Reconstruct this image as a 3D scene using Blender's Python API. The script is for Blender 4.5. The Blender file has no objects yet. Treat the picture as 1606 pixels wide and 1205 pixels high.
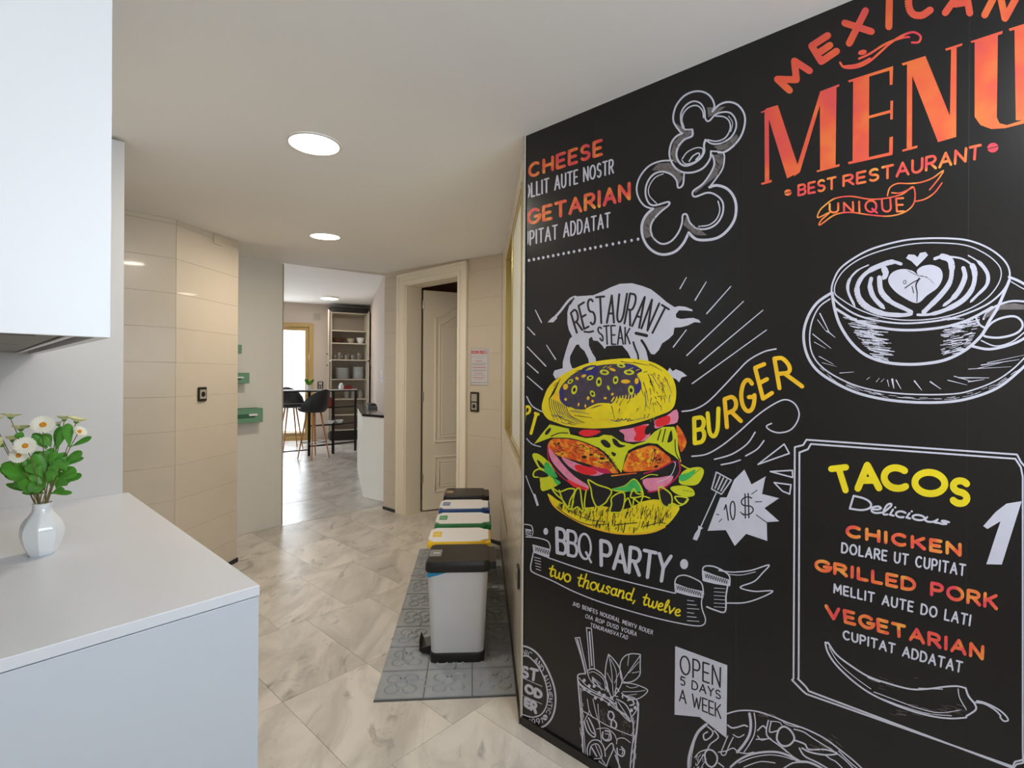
import bpy, bmesh, math, random
from mathutils import Vector, Matrix
random.seed(7)
R = math.radians
C = bpy.context.scene.collection
SC = bpy.context.scene

# ------------------------------------------------------------------ camera
F = 800.0; CX = 803.0; HY = 589.0; TH = 0.0058; H = 1.42
c_, s_ = math.cos(TH), math.sin(TH)
cam = bpy.data.cameras.new('camera'); camo = bpy.data.objects.new('camera', cam); C.objects.link(camo)
camo.matrix_world = Matrix(((c_, -s_, 0, 0), (0, 0, -1, 0), (s_, c_, 0, H), (0, 0, 0, 1)))
cam.sensor_fit = 'HORIZONTAL'; cam.sensor_width = 36; cam.lens = 36 * F / 1606
cam.shift_y = -(602.5 - HY) / 1606; cam.clip_start = 0.02; cam.clip_end = 200
SC.camera = camo

# ------------------------------------------------------------------ world, lights, exposure
w = bpy.data.worlds.new('world'); SC.world = w; w.use_nodes = True
bg = w.node_tree.nodes['Background']; bg.inputs[0].default_value = (0.86, 0.93, 1.0, 1); bg.inputs[1].default_value = 3.2
SC.view_settings.view_transform = 'Standard'; SC.view_settings.look = 'None'
SC.view_settings.exposure = 0.38; SC.view_settings.gamma = 1; SC.view_settings.use_curve_mapping = False
SC.cycles.max_bounces = 10; SC.cycles.diffuse_bounces = 6

# room frame: x_local = v, y_local = u
RZ = math.atan2(869.0, 800.0)
U = Vector((-math.sin(RZ), math.cos(RZ), 0)); V = Vector((math.cos(RZ), math.sin(RZ), 0))
def W(u, v, z=0.0): return U * u + V * v + Vector((0, 0, z))
def uv(p): return p.dot(U), p.dot(V)
def area(name, loc, direction, sx, sy, power, col, spread=180):
    l = bpy.data.lights.new(name, 'AREA'); l.shape = 'RECTANGLE'; l.size = sx; l.size_y = sy
    l.energy = power; l.color = col; l.spread = R(spread)
    o = bpy.data.objects.new(name, l); C.objects.link(o); o.location = loc
    o.rotation_euler = Vector(direction).to_track_quat('-Z', 'Z').to_euler()
    return o
REAR_U = -1.25
area('assumed_rear_daylight', W(REAR_U - 0.09, 0.72, 1.78), U, 1.5, 1.0, 25.5, (0.70, 0.85, 1.0))  # assumed cool daylight from an unseen window added behind the camera
area('balcony_daylight', (-4.95, 10.9, 1.5), (0.35, -1, -0.12), 1.3, 2.1, 36, (0.86, 0.93, 1.0))
area('side_fill_light', (-8.4, 8.6, 1.7), (1, -0.1, -0.1), 2.0, 1.4, 13, (0.9, 0.95, 1.0))  # added fill light, unseen, outside an opening in the left wall
def disc_light(name, loc, r, power, col):
    l = bpy.data.lights.new(name, 'AREA'); l.shape = 'DISK'; l.size = 2 * r; l.energy = power; l.color = col
    o = bpy.data.objects.new(name, l); C.objects.link(o); o.location = loc
WARM = (1.0, 0.885, 0.75)

# ------------------------------------------------------------------ projection helpers (used once, to place things in the room)
def ray(px, py):
    dx, dy = (px - CX) / F, (py - HY) / F
    return Vector((c_ * dx + s_ * dy, 1.0, s_ * dx - c_ * dy))
def on_z(px, py, z=0.0):
    d = ray(px, py); t = (z - H) / d.z
    return Vector((d.x * t, d.y * t, z))
def on_plane(px, py, p0, n):
    o = Vector((0, 0, H)); d = ray(px, py); t = (p0 - o).dot(n) / d.dot(n)
    return o + d * t
def at_depth(px, py, Y):
    d = ray(px, py); return Vector((d.x * Y, Y, H + d.z * Y))

# ------------------------------------------------------------------ materials
def lin(c):
    return tuple(((x / 255) / 12.92 if x / 255 <= 0.04045 else ((x / 255 + 0.055) / 1.055) ** 2.4) for x in c)
def mat(name, rgb, rough=0.5, metal=0.0, spec=0.5, noise=0.0, nscale=8.0, bump=0.0, bscale=60.0, rand=0.0, coat=0.0, emit=None, est=0.0, trans=0.0, alpha=1.0):
    m = bpy.data.materials.new(name); m.use_nodes = True; nt = m.node_tree; b = nt.nodes['Principled BSDF']
    col = lin(rgb) + (1,)
    b.inputs['Base Color'].default_value = col; b.inputs['Roughness'].default_value = rough
    b.inputs['Metallic'].default_value = metal; b.inputs['Specular IOR Level'].default_value = spec
    b.inputs['Coat Weight'].default_value = coat; b.inputs['Transmission Weight'].default_value = trans
    if emit: b.inputs['Emission Color'].default_value = lin(emit) + (1,); b.inputs['Emission Strength'].default_value = est
    L = nt.links.new
    if noise or rand:
        tc = nt.nodes.new('ShaderNodeTexCoord'); n = nt.nodes.new('ShaderNodeTexNoise'); n.inputs['Scale'].default_value = nscale; n.inputs['Detail'].default_value = 4
        L(tc.outputs['Object'], n.inputs['Vector'])
        hs = nt.nodes.new('ShaderNodeHueSaturation'); hs.inputs['Color'].default_value = col
        mr = nt.nodes.new('ShaderNodeMapRange'); mr.inputs[1].default_value = 0.3; mr.inputs[2].default_value = 0.7
        mr.inputs[3].default_value = 1 - noise; mr.inputs[4].default_value = 1 + noise
        L(n.outputs['Fac'], mr.inputs[0])
        if rand:
            oi = nt.nodes.new('ShaderNodeObjectInfo'); m2 = nt.nodes.new('ShaderNodeMapRange'); m2.inputs[3].default_value = -rand; m2.inputs[4].default_value = rand
            L(oi.outputs['Random'], m2.inputs[0]); ad = nt.nodes.new('ShaderNodeMath'); L(mr.outputs[0], ad.inputs[0]); L(m2.outputs[0], ad.inputs[1]); L(ad.outputs[0], hs.inputs['Value'])
        else: L(mr.outputs[0], hs.inputs['Value'])
        L(hs.outputs[0], b.inputs['Base Color'])
    if bump:
        tc = nt.nodes.new('ShaderNodeTexCoord'); n = nt.nodes.new('ShaderNodeTexNoise'); n.inputs['Scale'].default_value = bscale
        L(tc.outputs['Object'], n.inputs['Vector']); bp = nt.nodes.new('ShaderNodeBump'); bp.inputs['Strength'].default_value = bump; bp.inputs['Distance'].default_value = 0.01
        L(n.outputs['Fac'], bp.inputs['Height']); L(bp.outputs[0], b.inputs['Normal'])
    return m
def marble(name, base, vein, dark, rough):
    m = bpy.data.materials.new(name); m.use_nodes = True; nt = m.node_tree; b = nt.nodes['Principled BSDF']; L = nt.links.new
    tc = nt.nodes.new('ShaderNodeTexCoord'); oi = nt.nodes.new('ShaderNodeObjectInfo')
    vm = nt.nodes.new('ShaderNodeVectorMath'); vm.operation = 'MULTIPLY_ADD'
    cb = nt.nodes.new('ShaderNodeCombineXYZ'); L(oi.outputs['Random'], cb.inputs[0]); L(oi.outputs['Random'], cb.inputs[1])
    vm.inputs[1].default_value = (37, 23, 0); L(cb.outputs[0], vm.inputs[0]); L(tc.outputs['Object'], vm.inputs[2])
    mp = nt.nodes.new('ShaderNodeMapping'); mp.inputs['Rotation'].default_value = (0, 0, 0.5); mp.inputs['Scale'].default_value = (2.2, 0.85, 1); L(vm.outputs[0], mp.inputs[0])
    n1 = nt.nodes.new('ShaderNodeTexNoise'); n1.inputs['Scale'].default_value = 2.0; n1.inputs['Detail'].default_value = 7; n1.inputs['Roughness'].default_value = 0.62; n1.inputs['Distortion'].default_value = 0.7
    L(mp.outputs[0], n1.inputs['Vector'])
    n2 = nt.nodes.new('ShaderNodeTexNoise'); n2.inputs['Scale'].default_value = 3.2; n2.inputs['Detail'].default_value = 9; n2.inputs['Roughness'].default_value = 0.6; n2.inputs['Distortion'].default_value = 1.4
    L(mp.outputs[0], n2.inputs['Vector'])
    r1 = nt.nodes.new('ShaderNodeValToRGB'); r1.color_ramp.elements[0].position = 0.40; r1.color_ramp.elements[1].position = 0.60
    r1.color_ramp.elements[0].color = lin(vein) + (1,); r1.color_ramp.elements[1].color = lin(base) + (1,)
    L(n1.outputs['Fac'], r1.inputs[0])
    r2 = nt.nodes.new('ShaderNodeValToRGB'); e = r2.color_ramp.elements; e[0].position = 0.27; e[1].position = 0.42
    e[0].color = (1, 1, 1, 1); e[1].color = (0, 0, 0, 1)
    L(n2.outputs['Fac'], r2.inputs[0])
    mx = nt.nodes.new('ShaderNodeMixRGB'); mx.inputs[2].default_value = lin(dark) + (1,); L(r2.outputs[0], mx.inputs[0]); L(r1.outputs[0], mx.inputs[1])
    hs = nt.nodes.new('ShaderNodeHueSaturation'); mr = nt.nodes.new('ShaderNodeMapRange'); mr.inputs[3].default_value = 0.90; mr.inputs[4].default_value = 1.07
    L(oi.outputs['Random'], mr.inputs[0]); L(mr.outputs[0], hs.inputs['Value']); L(mx.outputs[0], hs.inputs['Color']); L(hs.outputs[0], b.inputs['Base Color'])
    b.inputs['Roughness'].default_value = rough
    return m
def gradient_print(name, cols, scale=14):
    m = bpy.data.materials.new(name); m.use_nodes = True; nt = m.node_tree; b = nt.nodes['Principled BSDF']; L = nt.links.new
    tc = nt.nodes.new('ShaderNodeTexCoord'); n = nt.nodes.new('ShaderNodeTexNoise'); n.inputs['Scale'].default_value = scale; n.inputs['Detail'].default_value = 3; n.inputs['Distortion'].default_value = .6
    L(tc.outputs['Object'], n.inputs['Vector']); r = nt.nodes.new('ShaderNodeValToRGB'); L(n.outputs['Fac'], r.inputs[0])
    el = r.color_ramp.elements
    while len(el) < len(cols): el.new(0.5)
    for i, (p, c) in enumerate(cols): el[i].position = p; el[i].color = lin(c) + (1,)
    L(r.outputs[0], b.inputs['Base Color']); b.inputs['Roughness'].default_value = 0.45; b.inputs['Specular IOR Level'].default_value = 0.35
    return m
M = {}
M['ceiling'] = mat('white_ceiling_paint', (246, 244, 240), 0.85, noise=0.015, nscale=1.5)
M['plaster'] = mat('warm_white_plaster', (212, 202, 190), 0.8, noise=0.02, nscale=2)
M['pinkwall'] = mat('pale_pink_wall_paint', (190, 176, 164), 0.8, noise=0.02, nscale=2)
M['tile'] = mat('cream_glazed_wall_tile', (211, 199, 180), 0.25, noise=0.02, nscale=5, bump=0.02, bscale=5, rand=0.012, coat=0.2)
M['grout'] = mat('cream_grout', (214, 202, 182), 0.8)
M['floor_base'] = mat('floor_grout', (150, 136, 116), 0.8)
M['marble'] = marble('cream_marble', (217, 210, 199), (190, 183, 172), (146, 140, 130), 0.34)
M['marble_far'] = marble('grey_marble', (206, 203, 198), (182, 178, 172), (150, 148, 144), 0.25)
M['partition'] = mat('grey_lacquered_partition', (222, 219, 210), 0.5)
M['white_lacquer'] = mat('white_lacquer', (232, 234, 236), 0.35, noise=0.006, nscale=2)
M['lacquer_daylight'] = mat('white_lacquer_daylight_tint', (202, 209, 218), 0.4, noise=0.006, nscale=2)  # white lacquer with the blue of the daylight put into its colour
M['tall_panel'] = mat('light_grey_panel', (212, 211, 210), 0.45)
M['worktop'] = mat('white_worktop', (222, 225, 231), 0.28, noise=0.01, nscale=3)
M['door_paint'] = mat('cream_door_paint', (246, 238, 220), 0.4)
M['black_base'] = mat('black_baseboard', (22, 20, 18), 0.35)
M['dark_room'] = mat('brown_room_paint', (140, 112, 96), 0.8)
M['brass'] = mat('brass_aluminium', (196, 178, 122), 0.28, metal=0.9)
M['brass_dull'] = mat('ochre_wood_frame', (172, 144, 88), 0.45)
M['frosted'] = mat('frosted_glass_pane', (205, 205, 190), 0.5)
M['black'] = mat('black_plastic', (20, 19, 18), 0.38, noise=0.1, nscale=20)
M['blackmetal'] = mat('black_metal', (18, 18, 20), 0.4, metal=0.3)
M['silver'] = mat('silver_metal_body', (204, 205, 208), 0.38, metal=0.2, noise=0.02)
M['steel'] = mat('steel', (190, 188, 184), 0.25, metal=0.9)
M['hood_grey'] = mat('hood_grey', (120, 114, 106), 0.5, metal=0.2)
M['white'] = mat('white_plastic', (228, 228, 230), 0.35)
M['yellow'] = mat('yellow_plastic', (235, 190, 20), 0.4)
M['green'] = mat('green_plastic', (24, 118, 62), 0.4)
M['blue'] = mat('blue_plastic', (24, 72, 138), 0.4)
M['cyan'] = mat('blue_liner_film', (20, 130, 175), 0.3)
M['lab_grey'] = mat('grey_label', (128, 128, 126), 0.4)
M['lab_brown'] = mat('brown_label', (150, 120, 84), 0.4)
M['lab_blue'] = mat('blue_label', (104, 128, 176), 0.4)
M['lab_green'] = mat('green_label', (72, 158, 100), 0.4)
M['lab_yellow'] = mat('yellow_label', (232, 192, 60), 0.4)
M['matgrey'] = mat('grey_embossed_mat', (152, 156, 158), 0.6, noise=0.10, nscale=9, bump=0.08, bscale=90, rand=0.02)
M['matline'] = mat('dark_mat_joint', (78, 80, 80), 0.7)
M['ceramic'] = mat('white_glazed_ceramic', (232, 236, 238), 0.12, coat=0.5)
M['petal'] = mat('cream_petal', (246, 244, 226), 0.6)
M['petal2'] = mat('pale_green_petal', (228, 228, 176), 0.6)
M['pollen'] = mat('orange_flower_centre', (222, 150, 20), 0.8, noise=0.2, nscale=200)
M['leaf'] = mat('green_leaf', (84, 156, 48), 0.45, noise=0.22, nscale=25, rand=0.12)
M['stem'] = mat('brown_green_stem', (118, 104, 56), 0.6)
M['plategrey'] = mat('grey_switch_plate', (170, 164, 150), 0.4)
M['socketdark'] = mat('dark_bronze_plastic', (38, 32, 26), 0.35)
M['traygreen'] = mat('green_tray_plastic', (108, 152, 124), 0.5)
M['traydark'] = mat('dark_green_tray_inside', (48, 96, 72), 0.5)
M['wood'] = mat('beech_wood', (176, 120, 72), 0.5, noise=0.15, nscale=18)
M['darkwood'] = mat('dark_brown_wood_shelf', (66, 54, 44), 0.5, noise=0.15, nscale=12)
M['stoolblack'] = mat('black_stool_shell', (24, 25, 28), 0.5)
M['cupboard'] = mat('white_cupboard_laminate', (206, 198, 184), 0.5)
M['cupback'] = mat('grey_cupboard_back', (158, 150, 138), 0.6)
M['blackgranite'] = mat('black_granite', (20, 20, 22), 0.15, noise=0.3, nscale=80)
M['glass'] = mat('clear_glass', (240, 245, 245), 0.02, trans=1.0)
M['glassware'] = mat('glassware', (200, 200, 196), 0.1, trans=0.6)
M['red'] = mat('red_plastic', (150, 26, 22), 0.4)
M['rattan'] = mat('dark_rattan', (72, 44, 30), 0.7)
M['paper'] = mat('printed_paper', (206, 204, 208), 0.6)
M['redink'] = mat('red_ink', (196, 70, 74), 0.6)
M['greyink'] = mat('grey_ink', (120, 116, 118), 0.6)
M['lamp'] = mat('lit_led_diffuser', (255, 252, 246), 0.5, emit=(255, 246, 232), est=9.0)
M['lamp_ring'] = mat('white_lamp_ring', (235, 232, 226), 0.5)
M['outside'] = mat('sunlit_white_render', (240, 240, 238), 0.9)
# mural inks
M['mural'] = mat('black_mural_vinyl', (15, 14, 14), 0.27, spec=0.5, noise=0.12, nscale=1.3)
M['ink_white'] = mat('chalk_white_ink', (196, 196, 210), 0.5, noise=0.03, nscale=30)
M['ink_grey'] = mat('chalk_grey_ink', (104, 98, 98), 0.6, noise=0.2, nscale=90)
M['ink_black'] = mat('black_ink', (24, 22, 26), 0.45)
M['ink_yellow'] = mat('yellow_ink', (228, 206, 24), 0.45, noise=0.1, nscale=14)
M['ink_gold'] = mat('golden_ink', (232, 182, 28), 0.45, noise=0.1, nscale=20)
M['ink_lime'] = mat('lime_ink', (200, 206, 30), 0.45, noise=0.06, nscale=14)
M['ink_green'] = mat('green_ink', (62, 176, 84), 0.45, noise=0.15, nscale=30)
M['ink_purple'] = mat('purple_black_ink', (66, 56, 72), 0.55, noise=0.2, nscale=60)
M['ink_blue'] = mat('indigo_ink', (44, 40, 110), 0.5)
M['ink_red'] = mat('red_ink_print', (226, 36, 46), 0.45, noise=0.08, nscale=30)
M['ink_pink'] = mat('pink_ink', (220, 130, 160), 0.5, noise=0.12, nscale=40)
M['ink_crimson'] = mat('crimson_ink', (190, 24, 78), 0.5)
M['ink_orange'] = gradient_print('orange_gradient_ink', [(0.30, (214, 76, 78)), (0.48, (228, 92, 62)), (0.66, (232, 122, 58))], 6)
M['ink_fire'] = gradient_print('fire_gradient_ink', [(0.34, (218, 66, 82)), (0.50, (230, 98, 62)), (0.68, (233, 158, 68))], 20)
M['ink_patty'] = gradient_print('patty_ink', [(0.36, (206, 76, 30)), (0.50, (228, 112, 34)), (0.62, (234, 152, 44))], 40)

# ------------------------------------------------------------------ mesh helpers
class MB:
    def __init__(s): s.v = []; s.f = []; s.m = []; s.k = 0; s.T = None
    def pt(s, p):
        p = Vector(p)
        if s.T is not None: p = s.T @ p
        s.v.append(p); return len(s.v) - 1
    def face(s, ids, k=None): s.f.append(tuple(ids)); s.m.append(s.k if k is None else k)
    def box(s, x0, y0, z0, x1, y1, z1):
        i = [s.pt(p) for p in ((x0, y0, z0), (x1, y0, z0), (x1, y1, z0), (x0, y1, z0), (x0, y0, z1), (x1, y0, z1), (x1, y1, z1), (x0, y1, z1))]
        for q in ((3, 2, 1, 0), (4, 5, 6, 7), (0, 1, 5, 4), (1, 2, 6, 5), (2, 3, 7, 6), (3, 0, 4, 7)): s.face([i[a] for a in q])
        return s
    def prism(s, poly, z0, z1):
        n = len(poly); a = [s.pt((x, y, z0)) for x, y in poly]; b = [s.pt((x, y, z1)) for x, y in poly]
        s.face(a[::-1]); s.face(b)
        for i in range(n): s.face((a[i], a[(i + 1) % n], b[(i + 1) % n], b[i]))
        return s
    def loft(s, rings, cap=True):
        ids = [[s.pt(p) for p in r] for r in rings]; n = len(ids[0])
        for a, b in zip(ids, ids[1:]):
            for i in range(n): s.face((a[i], a[(i + 1) % n], b[(i + 1) % n], b[i]))
        if cap: s.face(ids[0][::-1]); s.face(ids[-1])
        return s
    def lathe(s, prof, n=24, cx=0, cy=0, cz=0, cap=True):
        return s.loft([[(cx + r * math.cos(2 * math.pi * i / n), cy + r * math.sin(2 * math.pi * i / n), cz + z) for i in range(n)] for r, z in prof], cap)
    def tube(s, pts, r, n=8):
        pts = [Vector(p) for p in pts]; rr = r if isinstance(r, (list, tuple)) else [r] * len(pts); rings = []
        for i, p in enumerate(pts):
            d = (pts[min(i + 1, len(pts) - 1)] - pts[max(i - 1, 0)]).normalized()
            a = d.cross(Vector((0, 0, 1)))
            if a.length < 0.05: a = d.cross(Vector((0, 1, 0)))
            a.normalize(); b = a.cross(d)
            rings.append([p + (a * math.cos(2 * math.pi * k / n) + b * math.sin(2 * math.pi * k / n)) * rr[i] for k in range(n)])
        return s.loft(rings)
    def build(s, name, mats, parent=None, smooth=False, bevel=0.0, seg=2, recalc=True):
        me = bpy.data.meshes.new(name); me.from_pydata([tuple(v) for v in s.v], [], s.f)
        if not isinstance(mats, (list, tuple)): mats = [mats]
        for m in mats: me.materials.append(m)
        for p, k in zip(me.polygons, s.m): p.material_index = k
        if recalc:
            bm = bmesh.new(); bm.from_mesh(me); bmesh.ops.recalc_face_normals(bm, faces=bm.faces); bm.to_mesh(me); bm.free()
        if smooth:
            for p in me.polygons: p.use_smooth = True
            try: me.set_sharp_from_angle(angle=R(40))
            except Exception: pass
        o = bpy.data.objects.new(name, me); C.objects.link(o)
        if parent is not None: o.parent = parent
        if bevel:
            b = o.modifiers.new('bevel', 'BEVEL'); b.width = bevel; b.segments = seg; b.limit_method = 'ANGLE'; b.angle_limit = R(35)
        return o
def tag(o, label=None, cat=None, group=None, kind=None):
    if label: o['label'] = label
    if cat: o['category'] = cat
    if group: o['group'] = group
    if kind: o['kind'] = kind
    return o
def thing(name, label, cat, loc=(0, 0, 0), rz=0.0, group=None):
    o = bpy.data.objects.new(name, None); C.objects.link(o); o.empty_display_size = 0.05
    o.location = loc; o.rotation_euler = (0, 0, rz); return tag(o, label, cat, group)
def struct(name, mb, m, label=None, **k):
    o = mb.build(name, m, **k); o['kind'] = 'structure'
    o['label'] = label or name.replace('_', ' '); return o
def copy_tree(o, parent=None):
    c = o.copy(); C.objects.link(c); c.parent = parent
    for ch in list(o.children): copy_tree(ch, c)
    return c
def rrect(x0, y0, x1, y1, r, n=5):
    out = []
    for cx, cy, a in ((x1 - r, y0 + r, -90), (x1 - r, y1 - r, 0), (x0 + r, y1 - r, 90), (x0 + r, y0 + r, 180)):
        for i in range(n + 1):
            t = R(a + 90 * i / n); out.append((cx + r * math.cos(t), cy + r * math.sin(t)))
    return out

# ------------------------------------------------------------------ key points of the plan
A = on_z(819.4, 1136); A.z = 0
FC = Vector((-0.08, 4.26, 0))
E = on_z(601.8, 798.3); E.z = 0
D = on_z(441, 823.5); D.z = 0
Cp = on_z(368.3, 842); Cp.z = 0
B = on_z(369.5, 881.5); B.z = 0
ZN = 1.42 * 1.687
def zc(Y): return ZN if Y < 3.3 else ZN + (Y - 3.3) / 2.1 * 0.098
G = at_depth(276, 345, 1.42 * .687 * 800 / (586 - 345)); G.z = 0
Q = on_z(407.8, 918, 0.92); UQ, VQ = uv(Q)
ZB = 2.95

# ================================================================== STRUCTURE
def rects(L, z0, z1, holes):
    """split a wall face into rectangles around holes (s0, s1, za, zb)"""
    out = [(0, L, z0, z1)]
    for (a, b, c, d) in holes:
        nxt = []
        for (p, q, r, t) in out:
            if b <= p or a >= q or d <= r or c >= t: nxt.append((p, q, r, t)); continue
            if a > p: nxt.append((p, a, r, t))
            if b < q: nxt.append((b, q, r, t))
            if c > r: nxt.append((max(a, p), min(b, q), r, c))
            if d < t: nxt.append((max(a, p), min(b, q), d, t))
        out = nxt
    return out
def frame_of(p0, p1, n_side):
    """local matrix: x along wall p0->p1, y = into the room, z up"""
    d = (p1 - p0); L = d.length; d.normalize()
    n = Vector((-d.y, d.x, 0)) * n_side
    return Matrix(((d.x, n.x, 0, p0.x), (d.y, n.y, 0, p0.y), (0, 0, 1, p0.z), (0, 0, 0, 1))), L
def wall(name, p0, p1, side, z1, th, m, holes=(), label=None, z0=0.0):
    T, L = frame_of(p0, p1, side); mb = MB(); mb.T = T
    for (a, b, c, d) in rects(L, z0, z1, holes): mb.box(a, -th, c, b, 0, d)
    return struct(name, mb, m, label), T, L
tile_count = 0
def tiles(parent, T, L, z1, tw, th, holes=(), off=0.0, z0=0.0, m=None):
    g = 0.0005; s = -off
    while s < L:
        z = z0
        while z < z1:
            a, b, c, d = max(s, 0), min(s + tw, L), max(z, 0), min(z + th, z1)
            z += th
            if b - a < 0.02 or d - c < 0.02: continue
            mb = MB(); mb.T = T
            if holes:
                hs = [(x0 - a, x1 - a, y0, y1) for x0, x1, y0, y1 in holes]
                rs = rects(b - a, c, d, hs)
                for (p, q, r, t) in rs:
                    mb.box(a + p + (g if p == 0 else 0), 0.0, r + (g if r == c else 0), a + q - (g if q == b - a else 0), 0.005, t - (g if t == d else 0))
            else: mb.box(a + g, 0.0, c + g, b - g, 0.005, d - g)
            if mb.v: mb.build('tile', m or M['tile'], parent, bevel=0.0008, seg=1)
        s += tw

# floor -------------------------------------------------------------
mb = MB(); mb.box(-9.5, -5, -0.12, 5, 12.8, -0.006)
floor = struct('floor', mb, M['floor_base'], 'marble tiled floor of the hall and the room beyond')
def marble_tile(u0, u1, v0, v1, m):
    g = 0.0008; mb = MB(); p = [W(u0 + g, v0 + g), W(u0 + g, v1 - g), W(u1 - g, v1 - g), W(u1 - g, v0 + g)]
    ctr = W((u0 + u1) / 2, (v0 + v1) / 2)
    mb.prism([((q - ctr).x, (q - ctr).y) for q in p], -0.006, 0.0)
    o = mb.build('floor_tile', m, floor); o.location = ctr; return o
hall = [(-2.6, 5.0)]
for i in range(-3, 9):
    u0 = 1.575 + 0.643 * i
    sh = random.choice([0, 0, -0.17, 0.12]) if i not in (0, 1) else 0
    if i == 2: sh = -0.155
    for j in range(-6, 9):
        v0 = 0.957 + 0.412 * j + sh; c = W(u0 + .32, v0 + .2)
        if c.x < -3.6 or c.x > 1.3 or c.y < -1.4: continue
        dl = (E - D).normalized(); beyond = (c - D).dot(Vector((-dl.y, dl.x, 0)))
        if beyond > 0.12 and c.x < -0.9: continue
        if c.y > 6.4: continue
        if uv(c)[1] > uv(A)[1] + 0.3 and c.y < 2.3: continue
        marble_tile(u0, u0 + 0.643, v0, v0 + 0.412, M['marble'])
# room beyond: bigger greyer tiles parallel to the opening
for i in range(0, 12):
    for j in range(0, 14):
        u0 = 3.2 + i * 0.8; v0 = -1.2 + (j) * 0.8
        c = W(u0 + .4, v0 + .4); dl = (E - D).normalized(); beyond = (c - D).dot(Vector((-dl.y, dl.x, 0)))
        if beyond < 0.0 or c.x < -7.4 or c.x > -1.3 or c.y > 11.9: continue
        mbt = marble_tile(u0, u0 + 0.8, v0, v0 + 0.8, M['marble_far']); mbt.location.z = -0.0012 if beyond < 0.7 else 0

# ceilings ------------------------------------------------------------
mb = MB()
a = [mb.pt((x, y, ZN)) for x, y in ((-4.2, -3.2), (3.6, -3.2), (3.6, 3.3), (-4.2, 3.3))]
b = [mb.pt((x, y, ZN + .15)) for x, y in ((-4.2, -3.2), (3.6, -3.2), (3.6, 3.3), (-4.2, 3.3))]
mb.face(a); mb.face(b[::-1])
for i in range(4): mb.face((a[i], a[(i + 1) % 4], b[(i + 1) % 4], b[i]))
CL = Cp - (D - Cp).normalized() * 1.1
pl = [(-4.2, 3.3), (3.6, 3.3), (3.6, 4.9), (E.x + .3, E.y + .12), (E.x, E.y), (D.x, D.y), (Cp.x, Cp.y), (CL.x, CL.y), (-4.2, CL.y)]
a = [mb.pt((x, y, zc(y))) for x, y in pl]; b = [mb.pt((x, y, zc(y) + .15)) for x, y in pl]
mb.face(a); mb.face(b[::-1])
for i in range(len(pl)): mb.face((a[i], a[(i + 1) % len(pl)], b[(i + 1) % len(pl)], b[i]))
struct('ceiling', mb, M['ceiling'], 'plain white hall ceiling with recessed round lights')

# right wall behind the mural, corridor wall, door wall ----------------
UA, VA = uv(A)
p0 = W(REAR_U, VA + .006); p1 = W(UA, VA + .006)
wall('wall_right', p0, p1, 1, ZN + .05, 0.10, M['plaster'], label='wall that carries the black menu mural')
WIN = (0.02, 1.40, 1.05, 2.215)
TH_W = 0.12
wc, Tc, Lc = wall('wall_corridor', A, FC, 1, zc(4.3) + .03, TH_W, M['grout'], [WIN], 'tiled corridor wall with the brass framed window')
tiles(wc, Tc, Lc, zc(4.2), 0.40, 0.24, [WIN], off=0.1, z0=-0.071)
DOOR = None
Td, Ld = frame_of(E, FC, -1)
DOOR = (0.364, 1.158, 0.0, 2.335)
wd, Td, Ld = wall('wall_back', E, FC + (FC - E).normalized() * .1, -1, zc(5.3) + .03, 0.19, M['grout'], [DOOR], 'tiled wall around the cream door')
HOLE = (0.364 - .125, 1.158 + .125, 0.0, 2.43)
tiles(wd, Td, (FC - E).length, zc(4.3) - .0, 0.70, 0.24, [HOLE], off=0.4, z0=-0.071)
# far left tiled walls
GL = G - V * 1.6
wg, Tg, Lg = wall('wall_left', GL, G, -1, ZN + .02, 0.12, M['grout'], label='cream tiled wall beyond the worktop')
TZ = (ZN - .03) % .219 - .219
tiles(wg, Tg, Lg, ZN, 0.56, 0.219, off=0.08, z0=TZ)
wb, Tb, Lb = wall('wall_left_passage', G, B, -1, zc(3.9) + .02, 0.12, M['grout'], label='cream tiled wall with the single dark socket')
tiles(wb, Tb, Lb, zc(3.7), 0.70, 0.219, off=0.0, z0=TZ)
mb = MB(); mb.T = Tb; mb.box(0.34, 0.006, zc(3.6) - .075, 0.42, 0.014, zc(3.6) - .005)
mb.build('junction_cover', M['tile'], wb, bevel=.002)
# end tiles of that wall
mb = MB(); mb.T = Tb; mb.box(Lb, -0.12, 0, Lb + .006, 0.005, zc(3.9)); mb.build('corner_tile_strip', M['tile'], wb, bevel=.001)
# partition panel (smooth grey) with slim metal edge
wp, Tp, Lp = wall('wall_partition', CL, D, -1, zc(4.85) + .3, 0.05, M['partition'], label='smooth grey partition panel beside the opening')
mb = MB(); mb.T = Tp; mb.box(Lp, -0.05, 0, Lp + .012, 0.003, zc(4.85) - .01); mb.build('edge_trim', M['plategrey'], wp)
# header above the opening and the back side of the hall ceiling
T_, L_ = frame_of(CL - (D - Cp).normalized() * 4.5, D, -1); mb = MB(); mb.T = T_; mb.box(0, -0.12, 0.0, L_ - 1.2, -0.052, ZB); mb.box(0, -0.12, zc(4.5), L_, -0.052, ZB)
struct('wall_beyond_left', mb, M['plaster'], 'near wall of the room beyond')
T_, L_ = frame_of(D, E, -1); mb = MB(); mb.T = T_; mb.box(-.05, -0.12, zc(5.38) - .002, L_ + .2, -0.001, ZB); struct('trim_header', mb, M['plaster'], 'header above the opening')

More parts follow.
